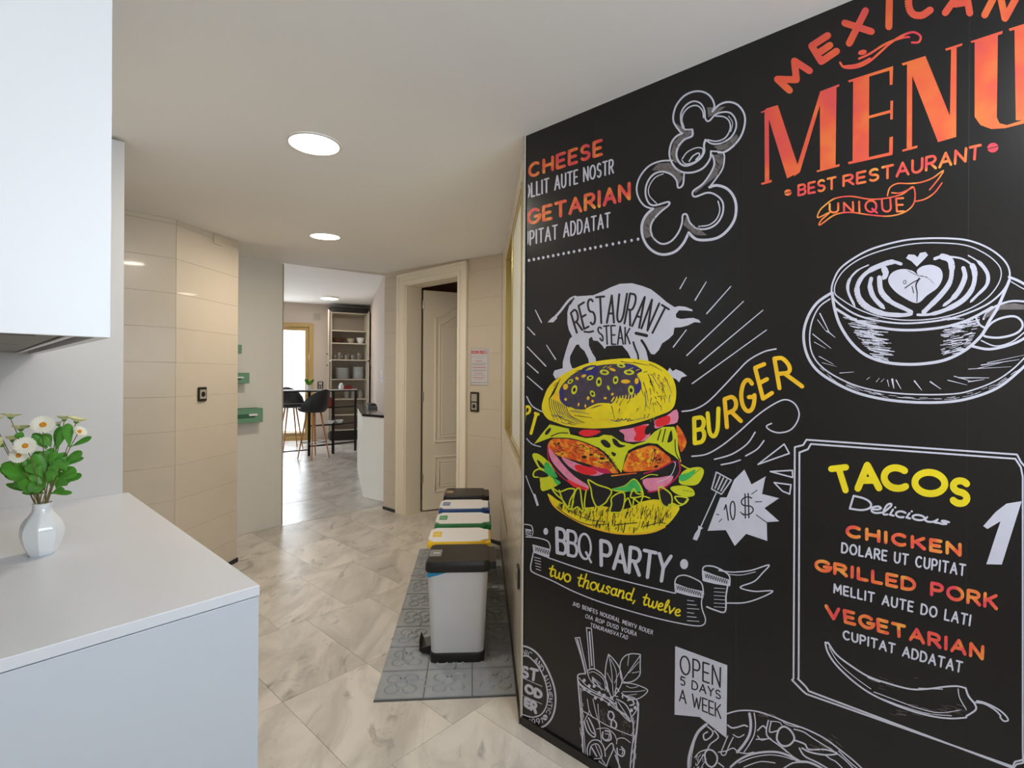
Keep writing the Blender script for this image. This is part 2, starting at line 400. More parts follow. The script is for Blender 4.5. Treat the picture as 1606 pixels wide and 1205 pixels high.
# kitchen backing wall and rear wall with an assumed window, added for light (behind the camera)
mb = MB(); a = W(REAR_U, -0.35); b = W(UQ + 2.55, -0.35)
T_, L_ = frame_of(a, b, -1); mb.T = T_; mb.box(0, -0.1, 0, L_ + 0.35, 0, ZN + .02); struct('wall_kitchen', mb, M['plaster'], 'wall behind the kitchen units')
T_, L_ = frame_of(W(REAR_U, -.45), W(REAR_U, VA + .1), 1)
mb = MB(); mb.T = T_
for (p, q, r, t) in rects(L_, 0, ZN + .02, [(0.40, 1.94, 1.24, 2.3)]): mb.box(p, -.1, r, q, 0, t)
struct('wall_rear', mb, M['plaster'], 'wall behind the photographer with an assumed window added for light')
# room behind the cream door
p = E + V * .19; q = p + (FC - E).normalized() * 1.9
mb = MB(); mb.T = frame_of(p, q, 1)[0]
mb.box(-.1, 0.0, 0, 0.0, 2.2, 2.6); mb.box(1.9, 0, 0, 2.0, 2.2, 2.6); mb.box(-.1, 2.2, 0, 2.0, 2.3, 2.6); mb.box(-.1, 0, 2.42, 2.0, 2.3, 2.6)
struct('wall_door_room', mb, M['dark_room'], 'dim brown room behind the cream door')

# room beyond ----------------------------------------------------------
P1 = at_depth(440, 600, 10.8); P1.z = 0; P2 = at_depth(578.5, 600, 11.6); P2.z = 0
fd = (P2 - P1).normalized(); PL = P1 - fd * 3.7
Tf, Lf = frame_of(PL, P2, -1)
s_of = lambda px: (lambda n: ((on_plane(px, 600, P1, Vector((-fd.y, fd.x, 0))) - PL).dot(fd)))(0)
BD = (s_of(402), s_of(491), 0.02, 2.52)
wall('wall_far', PL, P2, -1, ZB, 0.18, M['pinkwall'], [BD], 'far wall with the balcony door')
PE = E + V * .20 + (FC - E).normalized() * 0.02
wr_, Tr, Lr = wall('wall_far_right', PE, P2 , 1, ZB, 0.1, M['pinkwall'], label='right wall of the room beyond')
XL = -7.4
mb = MB()
mb.box(XL - .1, 2.0, 0, XL, 7.0, ZB); mb.box(XL - .1, 9.8, 0, XL, 11.4, ZB); mb.box(XL - .1, 7.0, 0, XL, 9.8, 0.9); mb.box(XL - .1, 7.0, 2.3, XL, 9.8, ZB)  # opening added to let the side fill light in
struct('wall_far_left', mb, M['pinkwall'], 'left wall of the room beyond with an opening added for fill light')
mb = MB(); pl = [(XL - .1, 2.0), (CL.x - 1.0, 2.0), (CL.x, CL.y + .08), (D.x, D.y + .08), (E.x, E.y + .08), (E.x + .25, E.y + .1), (P2.x + .3, P2.y + .3), (XL - .1, 11.9)]
mb.prism([(x, y) for x, y in pl], ZB, ZB + .12); struct('ceiling_beyond', mb, M['ceiling'], 'higher ceiling of the room beyond')
# terrace parapet outside
mb = MB(); mb.box(-9, 14.0, -0.2, 1, 14.2, 1.0); mb.box(-9, 11.9, -0.15, 1, 14.0, -0.02); struct('trim_terrace', mb, M['outside'], 'white terrace parapet outside the balcony door')

# baseboards -------------------------------------------------------------
def base(name, T, s0, s1, h=0.065, label=None, d=0.014):
    mb = MB(); mb.T = T; mb.box(s0, 0.005, 0, s1, d, h); struct(name, mb, M['black_base'], label)
base('baseboard_door_left', Td, 0.0, 0.235, 0.03, 'black baseboard left of the cream door')
base('baseboard_door_right', Td, 1.29, (FC - E).length, 0.03, 'black baseboard right of the cream door')
base('baseboard_corridor', Tc, 0.0, Lc, 0.03, 'black baseboard under the brass window')
base('baseboard_left', Tb, 0.0, Lb + .01, 0.03, 'black baseboard of the tiled wall with the dark socket')
Tm, Lm = frame_of(p0, p1, 1)
mb = MB(); mb.T = Tm; mb.box(0, 0.0, 0, Lm, 0.014, 0.034); struct('baseboard_right', mb, M['black_base'], 'black baseboard under the menu mural')
# decorative tile band on the corridor wall
mb = MB(); mb.T = Tc
for k in range(14):
    s = 1.15 + k * 0.07; mb.box(s, 0.005, 0.40, s + .035, 0.0062, 0.43); mb.box(s + .02, 0.005, 0.43, s + .05, 0.0062, 0.445)
mb.build('decor_tile_band', M['lab_brown'], wc)
# steel corner trim where the mural meets the corridor wall
mb = MB(); mb.T = Tc; mb.box(-0.004, 0.0052, 0.03, 0.012, 0.010, ZN - .002); struct('trim_corner', mb, M['steel'], 'steel corner trim at the edge of the mural')

# ------------------------------------------------------------------ cream door with casing (structure)
def in_wall(name, T):
    o = bpy.data.objects.new(name, None); C.objects.link(o); o.matrix_world = T; return o
door = in_wall('door_1', Td); tag(door, 'cream panelled door standing ajar in its casing', kind='structure')
def pm(name, m, boxes, parent, bevel=0.003, **k):
    mb = MB()
    for b_ in boxes: mb.box(*b_)
    return mb.build(name, m, parent, bevel=bevel, **k)
s0, s1, zt = DOOR[0], DOOR[1], DOOR[3]
pm('casing', M['door_paint'], [(s0 - .12, 0, 0, s0 + .004, .016, zt + .1), (s1 - .004, 0, 0, s1 + .12, .016, zt + .1), (s0, 0, zt - .004, s1, .016, zt + .1)], door)
pm('casing_moulding', M['door_paint'], [(s0 - .125, 0, 0, s0 - .095, .028, zt + .105), (s1 + .095, 0, 0, s1 + .125, .028, zt + .105), (s0 - .125, 0, zt + .078, s1 + .125, .028, zt + .105),
    (s0 - .035, 0, 0, s0 - .012, .024, zt + .03), (s1 + .012, 0, 0, s1 + .035, .024, zt + .03), (s0 - .035, 0, zt + .010, s1 + .035, .024, zt + .03)], door, bevel=.006)
pm('jamb', M['door_paint'], [(s0 - .002, -.19, 0, s0 + .015, .002, zt), (s1 - .015, -.19, 0, s1 + .002, .002, zt), (s0, -.19, zt - .015, s1, .002, zt + .002), ], door)
# leaf
hinge = E + (FC - E).normalized() * (s0 + .03) + V * .205
ang = R(26)
leaf = MB(); LH = 2.30; LW = 0.76
def loc2(o): o.parent = door; o.matrix_parent_inverse = Matrix.Identity(4); return o
Tleaf = Td.inverted() @ (Matrix.Translation(hinge) @ Matrix.Rotation(ang, 4, 'Z'))
leaf.T = Tleaf; leaf.box(0, 0, 0.012, LW, 0.038, LH)
lf = leaf.build('door_leaf', M['door_paint'], door, bevel=.003)
def moulding(pts, r, name='panel_moulding'):
    mb = MB(); mb.T = Tleaf
    mb.tube([(x, -.0005, z) for x, z in pts], r, 6); return mb.build(name, M['door_paint'], lf, smooth=True)
def arch(x0, x1, zb, za, zt_, n=10):
    p = [(x0, zb), (x0, za)]
    for i in range(1, n):
        t = i / n; p.append((x0 + (x1 - x0) * t, za + (zt_ - za) * (0.5 - 0.5 * math.cos(2 * math.pi * t))))
    return p + [(x1, za), (x1, zb), (x0, zb), (x0, zb + .01)]
moulding(arch(.13, .63, .72, 2.02, 2.14), .013); moulding(arch(.175, .585, .77, 1.95, 2.06), .009)
moulding([(.13, .2), (.13, .56), (.63, .56), (.63, .2), (.13, .2), (.13, .21)], .013); moulding([(.175, .25), (.175, .51), (.585, .51), (.585, .25), (.175, .25), (.175, .26)], .009)
mb = MB(); mb.T = Tleaf
mb.prism([(.19, 0), (.57, 0), (.57, .0), (.19, .0)], .8, .8) if False else mb.box(.195, -.006, .79, .565, 0, 1.93); mb.build('raised_panel', M['door_paint'], lf, bevel=.005)
mb = MB(); mb.T = Tleaf; mb.box(.195, -.006, .27, .565, 0, .49); mb.build('raised_panel', M['door_paint'], lf, bevel=.005)
for z in (.3, 1.15, 2.1):
    mb = MB(); mb.T = Td.inverted() @ Matrix.Translation(hinge); mb.lathe([(.008, 0), (.008, .09)], 10, -.004, -.006, z); mb.build('hinge', M['steel'], door, smooth=True)
mb = MB(); mb.T = Tleaf; mb.tube([(LW - .07, 0, 1.02), (LW - .07, -.045, 1.02), (LW - .19, -.045, 1.02)], .009); mb.build('door_handle', M['brass'], lf, smooth=True)

# ------------------------------------------------------------------ brass window in the corridor wall
win = in_wall('window_1', Tc); tag(win, 'brass framed sliding window with frosted pane', kind='structure')
a, b, c, d = WIN
def ring(y0, y1, w_, a, b, c, d): return [(a, y0, c, a + w_, y1, d), (b - w_, y0, c, b, y1, d), (a + w_, y0, c, b - w_, y1, c + w_), (a + w_, y0, d - w_, b - w_, y1, d)]
pm('window_frame', M['brass'], ring(-.115, .016, .016, a, b, c, d), win, bevel=.002)
pm('window_flange', M['brass'], ring(0.005, .012, .03, a - .02, b + .02, c - .02, d + .02), win, bevel=.002)
mid = a + (b - a) * .5
pm('window_track', M['brass'], [(a, -.05, c + .016, b, -.046, c + .03), (a, -.05, d - .03, b, -.046, d - .016), (a, -.02, c + .016, b, -.016, c + .03), (a, -.02, d - .03, b, -.016, d - .016)], win, bevel=.001)
mid = a + .66
sash1 = pm('sash', M['brass'], ring(-.010, .014, .026, a + .012, mid + .02, c + .02, d - .02), win, bevel=.003)
pm('pane', M['frosted'], [(a + .036, .002, c + .045, mid - .004, .008, d - .045)], sash1, bevel=0)
sash2 = pm('sash', M['brass'], ring(-.078, -.053, .032, mid - .03, b - .016, c + .02, d - .02), win, bevel=.003)
pm('pane', M['frosted'], [(mid, -.068, c + .05, b - .045, -.062, d - .05)], sash2, bevel=0)
# ------------------------------------------------------------------ frame of the assumed rear window, added for light (behind camera)
T_, L_ = frame_of(W(REAR_U, -.45), W(REAR_U, VA + .1), 1)
rw = in_wall('window_2_assumed', T_); tag(rw, 'assumed white framed window added for light behind the photographer', kind='structure')
pm('window_frame', M['white'], ring(-.08, -.03, .05, 0.40, 1.94, 1.24, 2.3), rw)
# ------------------------------------------------------------------ balcony door
bd = in_wall('door_2', Tf); tag(bd, 'ochre framed glazed balcony door in bright daylight', kind='structure')
a, b, c, d = BD
pm('door_frame', M['brass_dull'], ring(-.12, .02, .085, a, b, 0.0, d) , bd, bevel=.004)
sash = pm('door_sash', M['brass_dull'], ring(-.07, -.02, .075, a + .085, b - .085, .085, d - .085), bd, bevel=.004)
def pane_mat():
    m = bpy.data.materials.new('clear_window_pane'); m.use_nodes = True; nt = m.node_tree
    for n in list(nt.nodes): nt.nodes.remove(n)
    o = nt.nodes.new('ShaderNodeOutputMaterial'); mx = nt.nodes.new('ShaderNodeMixShader'); t = nt.nodes.new('ShaderNodeBsdfTransparent'); g = nt.nodes.new('ShaderNodeBsdfGlossy'); g.inputs['Roughness'].default_value = .02
    mx.inputs[0].default_value = .06; nt.links.new(t.outputs[0], mx.inputs[1]); nt.links.new(g.outputs[0], mx.inputs[2]); nt.links.new(mx.outputs[0], o.inputs[0]); return m
M['pane'] = pane_mat()
pm('pane', M['pane'], [(a + .16, -.047, .16, b - .16, -.043, d - .16)], sash, bevel=0)
pm('door_handle', M['steel'], [(b - .135, .0, 1.0, b - .11, .05, 1.2)], sash)

# ================================================================== KITCHEN UNITS (left)
LU = 1.38; UT = UQ + LU; VW = -0.345
def at_uv(name, label, cat, u, v, z=0.0, group=None): return thing(name, label, cat, W(u, v, z), RZ, group)
# base cabinet: local x = v, y = u, origin at the near corner under Q
bc = at_uv('base_cabinet', 'white handleless base cabinet run under the white worktop', 'cabinet', UQ, VQ)
pm('end_panel', M['lacquer_daylight'], [(VW - VQ, .003, 0.0, -.001, .021, .893)], bc, .0012)
pm('carcass', M['lacquer_daylight'], [(VW - VQ, .022, .09, -.022, LU - .002, .893)], bc, .001)
pm('plinth', M['plategrey'], [(VW - VQ, .022, 0, -.06, LU - .002, .089)], bc, 0)
for k in range(3):
    a = .024 + k * (LU - .03) / 3; d_ = pm('cabinet_door', M['lacquer_daylight'], [(-.021, a, .095, -.001, a + (LU - .03) / 3 - .003, .87)], bc, .0012)
wt = at_uv('worktop', 'white slab worktop carrying the vase of daisies', 'worktop', UQ, VQ, 0.896)
pm('slab', M['worktop'], [(VW - VQ, 0, 0, 0, LU - .001, .024)], wt, .0015)
# tall cabinet behind the worktop
k_ = ray(194, 500).x; v_t = UT * (k_ * U.y - U.x) / (V.x - k_ * V.y)
tc_ = at_uv('tall_cabinet', 'tall white cabinet side rising behind the vase to the ceiling', 'cabinet', UT, v_t)
pm('side_panel', M['tall_panel'], [(VW - v_t, 0, 0, 0, .018, ZN - .012)], tc_, .001)
pm('carcass', M['tall_panel'], [(VW - v_t, .019, .08, -.022, .60, ZN - .014)], tc_, 0)
pm('plinth', M['plategrey'], [(VW - v_t, .019, 0, -.05, .60, .079)], tc_, 0)
pm('cabinet_door', M['tall_panel'], [(-.021, .020, .085, 0, .598, 1.30)], tc_, .001)
pm('cabinet_door', M['tall_panel'], [(-.021, .020, 1.303, 0, .598, ZN - .016)], tc_, .001)
# wall cabinet
VU = 0.20
pc = on_plane(173.5, 530, V * VU, V); UU, _ = uv(pc); ZU = pc.z
wcab = at_uv('wall_cabinet', 'large glossy white wall cabinet at the upper left', 'cabinet', UU, VU, ZU)
LUU = UT - UU - .002
pm('end_panel', M['white_lacquer'], [(VW - VU, 0, 0, 0, .018, ZN - ZU - .03)], wcab, .001)
pm('carcass', M['white_lacquer'], [(VW - VU, .019, .03, -.022, LUU, ZN - ZU - .03)], wcab, 0)
for k in range(2): pm('cabinet_door', M['white_lacquer'], [(-.020, .02 + k * (LUU - .02) / 2, 0, 0, .017 + (k + 1) * (LUU - .02) / 2, ZN - ZU - .03)], wcab, .001)
hd = at_uv('extractor_hood', 'flat grey extractor hood set under the wall cabinet', 'extractor hood', UU, VU, ZU)
pm('hood_body', M['hood_grey'], [(VW - VU + .002, .021, .006, -.060, LUU - .003, .028)], hd, .001)
pm('grease_filter', M['hood_grey'], [(VW - VU + .03, .08, .001, -.10, .50, .0055), (VW - VU + .03, .52, .001, -.10, LUU - .12, .0055)], hd, .002)
pm('steel_strip', M['steel'], [(-.058, .021, .002, -.046, LUU - .003, .028)], hd, .001)
pm('gap_shade_strip', M['black'], [(-.0455, .021, .012, -.0225, LUU - .003, .028)], hd, 0)  # black bar painting the shade of the gap beside the steel strip

# ------------------------------------------------------------------ vase and daisies
vp = on_z(66, 869, .92)
vase = thing('vase', 'white faceted ceramic vase on the white worktop', 'vase', vp, R(10))
prof = [(.026, 0), (.0285, .002), (.034, .014), (.041, .034), (.0455, .054), (.046, .068), (.043, .084), (.036, .098), (.027, .110), (.0215, .119), (.0195, .128), (.0198, .138), (.021, .1405), (.0195, .1415), (.0175, .138), (.0172, .125), (.018, .112)]
mb = MB()
rings = []
for r, z in prof:
    ring_ = []
    for i in range(48):
        t = 2 * math.pi * i / 48; k = math.cos(math.pi / 8) / math.cos(((t + math.pi / 8) % (math.pi / 4)) - math.pi / 8)
        kk = 1 + (k - 1) * min(1, max(0, (.125 - z) / .03)); ring_.append((r * kk * 1.04 * math.cos(t), r * kk * 1.04 * math.sin(t), z))
    rings.append(ring_)
mb.loft(rings); mb.build('vase_body', M['ceramic'], vase, smooth=True)
neck = vp + Vector((0, 0, .128))
bq = thing('daisy_bouquet', 'bunch of white daisies with green leaves in the white vase', 'flowers', neck)
def cp(x, y, dy=0.0): return at_depth(x / 4.82, 630 + y / 4.82, vp.y + dy) - neck
def petals(parent, P, direction, r, m, cup, front=True):
    q = Vector(direction).normalized().to_track_quat('Z', 'Y').to_matrix().to_4x4(); q.translation = P
    fl = MB(); fl.T = q
    for layer in range(3):
        n = 22; rr = r * (1 - .10 * layer); lift = cup * (1 - .2 * layer) + .0006 * layer
        for i in range(n):
            a = 2 * math.pi * (i + layer * .33) / n; w_ = math.pi / n * 1.25; zz = random.uniform(-.0006, .0006)
            pts = [(r * .22, a - w_ * .6, 0), (r * .22, a + w_ * .6, 0), (rr * .72, a + w_, lift * .5 + zz), (rr, a + w_ * .45, lift + zz), (rr, a - w_ * .45, lift + zz), (rr * .72, a - w_, lift * .5 + zz)]
            ids = [fl.pt((x * math.cos(t), x * math.sin(t), z + layer * .0008)) for x, t, z in pts]
            fl.face(ids)
    f = fl.build('flower', m, parent, recalc=False)
    ce = MB(); ce.T = q; ce.lathe([(r * .30, .0005), (r * .29, .002), (r * .22, .0065), (r * .1, .0052)], 16)
    ce.build('flower_centre', M['pollen'], f, smooth=True)
    ca = MB(); ca.T = q; ca.lathe([(r * .08, -.006), (r * .26, -.003), (r * .3, -.0005)], 12); ca.build('calyx', M['leaf'], f, smooth=True)
def stem_to(P, bend=0.0, r=.0011):
    mb = MB(); a = Vector((random.uniform(-.008, .008), random.uniform(-.008, .008), -.02)); mid = a.lerp(P, .5) + Vector((bend, 0, .01))
    pts = [a, a.lerp(mid, .5) + Vector((0, 0, .004)), mid, mid.lerp(P, .6) + Vector((bend * .3, 0, .003)), P]
    mb.tube(pts, r, 6); mb.build('stem', M['stem'], bq, smooth=True)
tocam = -(neck - Vector((0, 0, H))).normalized()
for (x, y, dy, d, r, m, cup) in [
    (325, 178, -.02, tocam + Vector((0, 0, .45)), .0265, 'petal', .004), (190, 335, -.045, tocam + Vector((.1, 0, .1)), .0235, 'petal', .005), (140, 408, -.03, tocam + Vector((0, 0, -.2)), .020, 'petal', .003),
    (80, 118, .02, (0.05, .1, 1), .0235, 'petal2', .010), (158, 210, .0, (-.1, .15, 1), .0215, 'petal2', .010), (487, 135, .02, (0, .1, 1), .019, 'petal2', .010), (578, 152, -.01, (.25, .1, 1), .0205, 'petal2', .011),
    (597, 232, -.01, tocam * .3 + Vector((.7, 0, .7)), .0175, 'petal', .006), (440, 172, .03, (-.4, -.2, .8), .017, 'petal', .004), (12, 330, -.01, (-.8, -.5, .5), .020, 'petal2', .011), (92, 292, .02, (-.2, .3, 1), .016, 'petal2', .010), (-45, 150, .01, (-.2, .1, 1), .021, 'petal2', .010)]:
    P = cp(x, y, dy); petals(bq, P, d, r, M[m], cup); stem_to(P - Vector(d).normalized() * .004, random.uniform(-.01, .01))
def leaf(parent, a, b, w_, curl):
    mb = MB(); ax = (b - a); L = ax.length; ax.normalize()
    view = (a + neck - Vector((0, 0, H))).normalized(); side = ax.cross(view).normalized()
    side = (side + view * random.uniform(-.45, .45)).normalized(); nrm = side.cross(ax).normalized()
    prof = [(0, .10), (.15, .25), (.35, .75), (.55, 1.08), (.74, 1.15), (.88, .88), (.97, .42)]
    rows = []
    for t, k in prof:
        c0 = a + ax * (L * t) + nrm * (curl * math.sin(t * 2.6)) * L
        rows.append([mb.pt(c0 - side * w_ * k / 2 + nrm * w_ * .12 * k), mb.pt(c0 - side * w_ * k / 4 + nrm * w_ * .02), mb.pt(c0 - nrm * w_ * .03), mb.pt(c0 + side * w_ * k / 4 + nrm * w_ * .02), mb.pt(c0 + side * w_ * k / 2 + nrm * w_ * .12 * k)])
    tip = mb.pt(b + nrm * (curl * math.sin(2.6)) * L)
    for r0, r1 in zip(rows, rows[1:]):
        for i in range(4): mb.face((r0[i], r0[i + 1], r1[i + 1], r1[i]))
    for i in range(4): mb.face((rows[-1][i], rows[-1][i + 1], tip))
    mb.build('leaf', M['leaf'], parent, smooth=True, recalc=False)
for (x0, y0, x1, y1, w_) in [(250, 560, 10, 470, 105), (280, 600, 50, 520, 95), (300, 640, 110, 600, 95), (330, 690, 45, 625, 48), (340, 695, 165, 690, 28), (310, 600, 215, 540, 62), (340, 645, 212, 620, 85),
    (350, 650, 300, 560, 60), (380, 640, 430, 560, 85), (370, 690, 550, 690, 34), (380, 700, 490, 665, 52), (420, 620, 612, 552, 50), (420, 600, 565, 500, 75), (460, 500, 628, 428, 32), (470, 470, 622, 375, 55),
    (480, 470, 430, 395, 90), (500, 520, 450, 430, 100), (350, 540, 270, 375, 95), (350, 520, 330, 370, 90), (400, 520, 385, 350, 70), (360, 350, 245, 238, 65), (390, 330, 320, 245, 75), (420, 360, 465, 185, 62),
    (520, 340, 512, 165, 60), (530, 345, 692, 265, 38), (180, 300, 125, 240, 52), (240, 500, 195, 420, 75), (330, 630, 240, 655, 60), (440, 580, 560, 520, 65), (310, 510, 160, 480, 95), (240, 580, 105, 610, 85),
    (400, 580, 372, 470, 75), (330, 570, 325, 470, 85), (420, 650, 480, 560, 80), (360, 600, 420, 500, 85), (280, 560, 230, 470, 80), (450, 620, 520, 580, 60), (300, 660, 190, 640, 60), (400, 480, 470, 420, 70)]:
    dy = random.uniform(-.03, .03); k = (800 * 4.82) / vp.y * 1.15
    leaf(bq, cp(x0, y0, dy * .4), cp(x1, y1, dy), w_ * 1.12 / k, random.uniform(-.05, .12))
    if w_ > 58: leaf(bq, cp(x0 + random.uniform(-12, 12), y0 + 15, -dy * .4), cp(x1 + random.uniform(-28, 28), y1 + random.uniform(5, 35), -dy), w_ * .85 / k, random.uniform(-.05, .12))
for (x1, y1) in [(300, 560), (360, 500), (420, 560), (250, 600), (470, 480), (230, 480)]: stem_to(cp(x1, y1, random.uniform(-.01, .01)), 0, .0016)

# ================================================================== FLOOR MAT
mp = on_z(584.3, 1104.5); MR = R(4.4)
fm = thing('floor_mat', 'grey embossed tile-pattern mat under the row of bins', 'mat', mp, MR)
pm('mat_base', M['matline'], [(.001, .010, 0, .641, 1.960, .0025)], fm, 0)
TS = .214
mb = MB(); mb.box(.002, .002, .0022, TS - .002, TS - .002, .005)
def torus(cx, cy, r, w_, h, a0=0, a1=360, n=20):
    full = abs(a1 - a0) >= 360; pr = [(-w_, 0), (0, h), (w_, 0)]; rows = []
    for i in range(n + (0 if full else 1)):
        t = R(a0 + (a1 - a0) * i / n); rows.append([mb.pt((cx + (r + p) * math.cos(t), cy + (r + p) * math.sin(t), .0049 + q)) for p, q in pr])
    m_ = len(rows)
    for i in range(m_ if full else m_ - 1):
        a, b = rows[i], rows[(i + 1) % m_]
        for k in range(2): mb.face((a[k], a[k + 1], b[k + 1], b[k]))
c0 = TS / 2
torus(c0, c0, .027, .004, .0065)
for k, a in enumerate((45, 135, 225, 315)):
    cx, cy = c0 + .056 * math.cos(R(a)), c0 + .056 * math.sin(R(a)); torus(cx, cy, .030, .0045, .0065, a - 135, a + 135, 16)
torus(c0 + .06, c0 - .16, .19, .005, .007, 75, 128, 14)
for q in ((.006, .006, TS - .006, .009), (.006, TS - .009, TS - .006, TS - .006), (.006, .009, .009, TS - .009), (TS - .009, .009, TS - .006, TS - .009)): mb.box(q[0], q[1], .0049, q[2], q[3], .0062)
t0 = mb.build('mat_tile', M['matgrey'], fm, smooth=True)
first = True
for j in range(9):
    for i in range(3):
        if first: o = t0; first = False
        else: o = t0.copy(); C.objects.link(o); o.parent = fm
        k = (i * 2 + j) % 4; rz = k * math.pi / 2
        o.rotation_euler = (0, 0, rz); off = {0: (0, 0), 1: (TS, 0), 2: (TS, TS), 3: (0, TS)}[k]
        o.location = (i * TS + off[0], .018 + j * .2155 + off[1], 0)

# ================================================================== BINS
RB = R(3.3)
def sect(hx, hy, r, z, cx=0.0): return [(x + cx, y, z) for x, y in rrect(-hx, -hy, hx, hy, r)]
def make_bin(label, loc, rim, plate, lab, body='silver', liner=False):
    ZL = .458 if plate else .445
    t = thing('pedal_bin', label, 'bin', loc, RB, 'pedal bins in a row')
    mb = MB(); mb.loft([sect(.134, .128, .028, .0), sect(.136, .130, .028, .045), sect(.134, .128, .028, .048)]); mb.build('bin_base', M['black'], t, smooth=True)
    mb = MB(); mb.loft([sect(.131, .125, .03, .048), sect(.150, .131, .032, ZL + .01)]); mb.build('bin_body', M[body], t, smooth=True)
    if not plate: mb = MB(); mb.loft([[(-.13, -.055, .012), (-.13, .055, .012), (-.13, .055, .05), (-.13, -.055, .05)], [(-.182, -.05, .010), (-.182, .05, .010), (-.182, .05, .036), (-.182, -.05, .036)], [(-.196, -.046, .016), (-.196, .046, .016), (-.196, .046, .074), (-.196, -.046, .074)]]); mb.build('pedal', M['black'], t, bevel=.004)
    lid = MB()
    lid.loft([sect(.158, .134, .034, ZL), sect(.162, .138, .034, ZL + .007), sect(.160, .137, .034, .485), sect(.150, .128, .03, .4975)])
    l = lid.build('bin_lid', M[rim], t, smooth=True)
    mb = MB(); mb.box(.150, -.115, .452, .190, .115, .489); mb.build('lid_hinge', M[rim], l, bevel=.006)
    if plate:
        mb = MB(); top = [(-.158, -.075), (-.158, .075), (-.128, .122), (.128, .122), (.150, .095), (.180, .085), (.180, -.085), (.150, -.095), (.128, -.122), (-.128, -.122)]
        mb.prism(top[::-1], .490, .5015); mb.build('lid_plate', M['white'], l, bevel=.004)
    z = .5016 if plate else .4976
    mb = MB(); mb.box(-.148 + (.01 if plate else 0), -.052, z - .0004, -.088, .045, z + .0005); lb = mb.build('bin_label', M[lab], l)
    mb = MB()
    for k in range(4): mb.box(-.128 + k * .008, -.012, z + .0005, -.123 + k * .008, .004 - (k % 2) * .004, z + .0008)
    mb.build('label_print', M['white'], lb)
    if liner:
        mb = MB(); mb.loft([[(-.1495, -.1325, .446), (-.050, -.1325, .446), (-.10, -.133, .432), (-.145, -.1325, .421)], [(-.1495, -.130, .446), (-.050, -.130, .446), (-.10, -.130, .432), (-.145, -.130, .421)]])
        mb.build('bin_liner', M['cyan'], t)
    return t
fb = on_z(717, 1042); dirb = Vector((-math.sin(RB), math.cos(RB), 0)); o0 = fb + dirb * .130; ZM = Vector((0, 0, .006))
ctr = lambda px, py: on_z(px, py, .50)
make_bin('silver pedal bin with black lid and blue liner, nearest in the row', o0 + ZM, 'black', False, 'lab_grey', liner=True)
make_bin('pedal bin with white lid and yellow rim', Vector((ctr(722, 844).x - .022, o0.y + .295, 0)) + ZM, 'yellow', True, 'lab_yellow')
make_bin('pedal bin with white lid and green rim', Vector((ctr(727.5, 818).x - .022, o0.y + .635, 0)) + ZM, 'green', True, 'lab_green')
make_bin('pedal bin with white lid and blue rim', Vector((ctr(729.5, 795).x - .022, o0.y + .985, 0)) + ZM, 'blue', True, 'lab_blue')
make_bin('pedal bin with dark brown-labelled lid, farthest in the row', Vector((ctr(732, 776).x - .022, o0.y + 1.375, 0)) + ZM, 'black', False, 'lab_brown')

# ================================================================== WALL FITTINGS
def on_wall(name, label, cat, T, px, py, y=0.0052, group=None):
    n = Vector((T[0][1], T[1][1], 0)); p0_ = Vector((T[0][3], T[1][3], 0)) + n * y
    P = on_plane(px, py, p0_, n); s = (P - p0_).dot(Vector((T[0][0], T[1][0], 0)))
    t = thing(name, label, cat, P, 0, group); t.matrix_world = Matrix.Translation(P) @ T.to_3x3().to_4x4(); return t
def wh(T, x0, x1, py, y=0.0052):
    n = Vector((T[0][1], T[1][1], 0)); p = Vector((T[0][3], T[1][3], 0)) + n * y
    return (on_plane(x1, py, p, n) - on_plane(x0, py, p, n)).length
def vh(T, px, y0, y1):
    n = Vector((T[0][1], T[1][1], 0)); p = Vector((T[0][3], T[1][3], 0)); return abs(on_plane(px, y0, p, n).z - on_plane(px, y1, p, n).z)
def socket(t, w_, h, cells):
    mb = MB(); mb.T = Matrix(((1, 0, 0, 0), (0, 0, 1, 0), (0, 1, 0, 0), (0, 0, 0, 1)))
    mb.prism(rrect(-w_ / 2, -h / 2, w_ / 2, h / 2, .010), 0, .010); mb.build('cover_plate', M['socketdark'], t, bevel=.002)
    for (cx, cz, cw, ch, kind) in cells:
        o = pm('rocker' if kind == 's' else 'socket_insert', M['plategrey'], [(cx - cw / 2, .0095, cz - ch / 2, cx + cw / 2, .0135, cz + ch / 2)], t, .002)
        if kind == 'o':
            mb = MB(); mb.T = Matrix(((1, 0, 0, cx), (0, 0, 1, 0), (0, 1, 0, cz), (0, 0, 0, 1))); mb.lathe([(.019, .0135), (.019, .0142)], 20); mb.build('socket_well', M['black'], o)
w1 = .085
so = on_wall('wall_socket', 'dark framed single socket on the left tiled wall', 'socket', Tb, 316, 618.5); socket(so, wh(Tb, 309.5, 322.5, 618), .098, [(0, 0, .058, .062, 'o')])
h2 = vh(Td, 745, 615, 646)
sw = on_wall('light_switch', 'dark double plate with light switch above a socket beside the cream door', 'switch', Td, 745, 630.5); ww = wh(Td, 738.5, 751.5, 630)
socket(sw, ww, h2, [(0, h2 * .21, ww * .66, h2 * .38, 's'), (0, -h2 * .22, ww * .62, h2 * .36, 'o')])
s3 = on_wall('wall_socket', 'black socket low on the corridor wall below the brass window', 'socket', Tc, 814.5, 904); socket(s3, .075, .09, [(0, 0, .05, .056, 'o')])
# notice
nt_ = on_wall('notice', 'printed notice headed ROOM RULES beside the cream door', 'sign', Td, 752, 575); nw = wh(Td, 737, 767, 575); nh = vh(Td, 752, 546.5, 603.5)
pm('notice_sheet', M['paper'], [(-nw / 2, 0, -nh / 2, nw / 2, .0012, nh / 2)], nt_, 0)

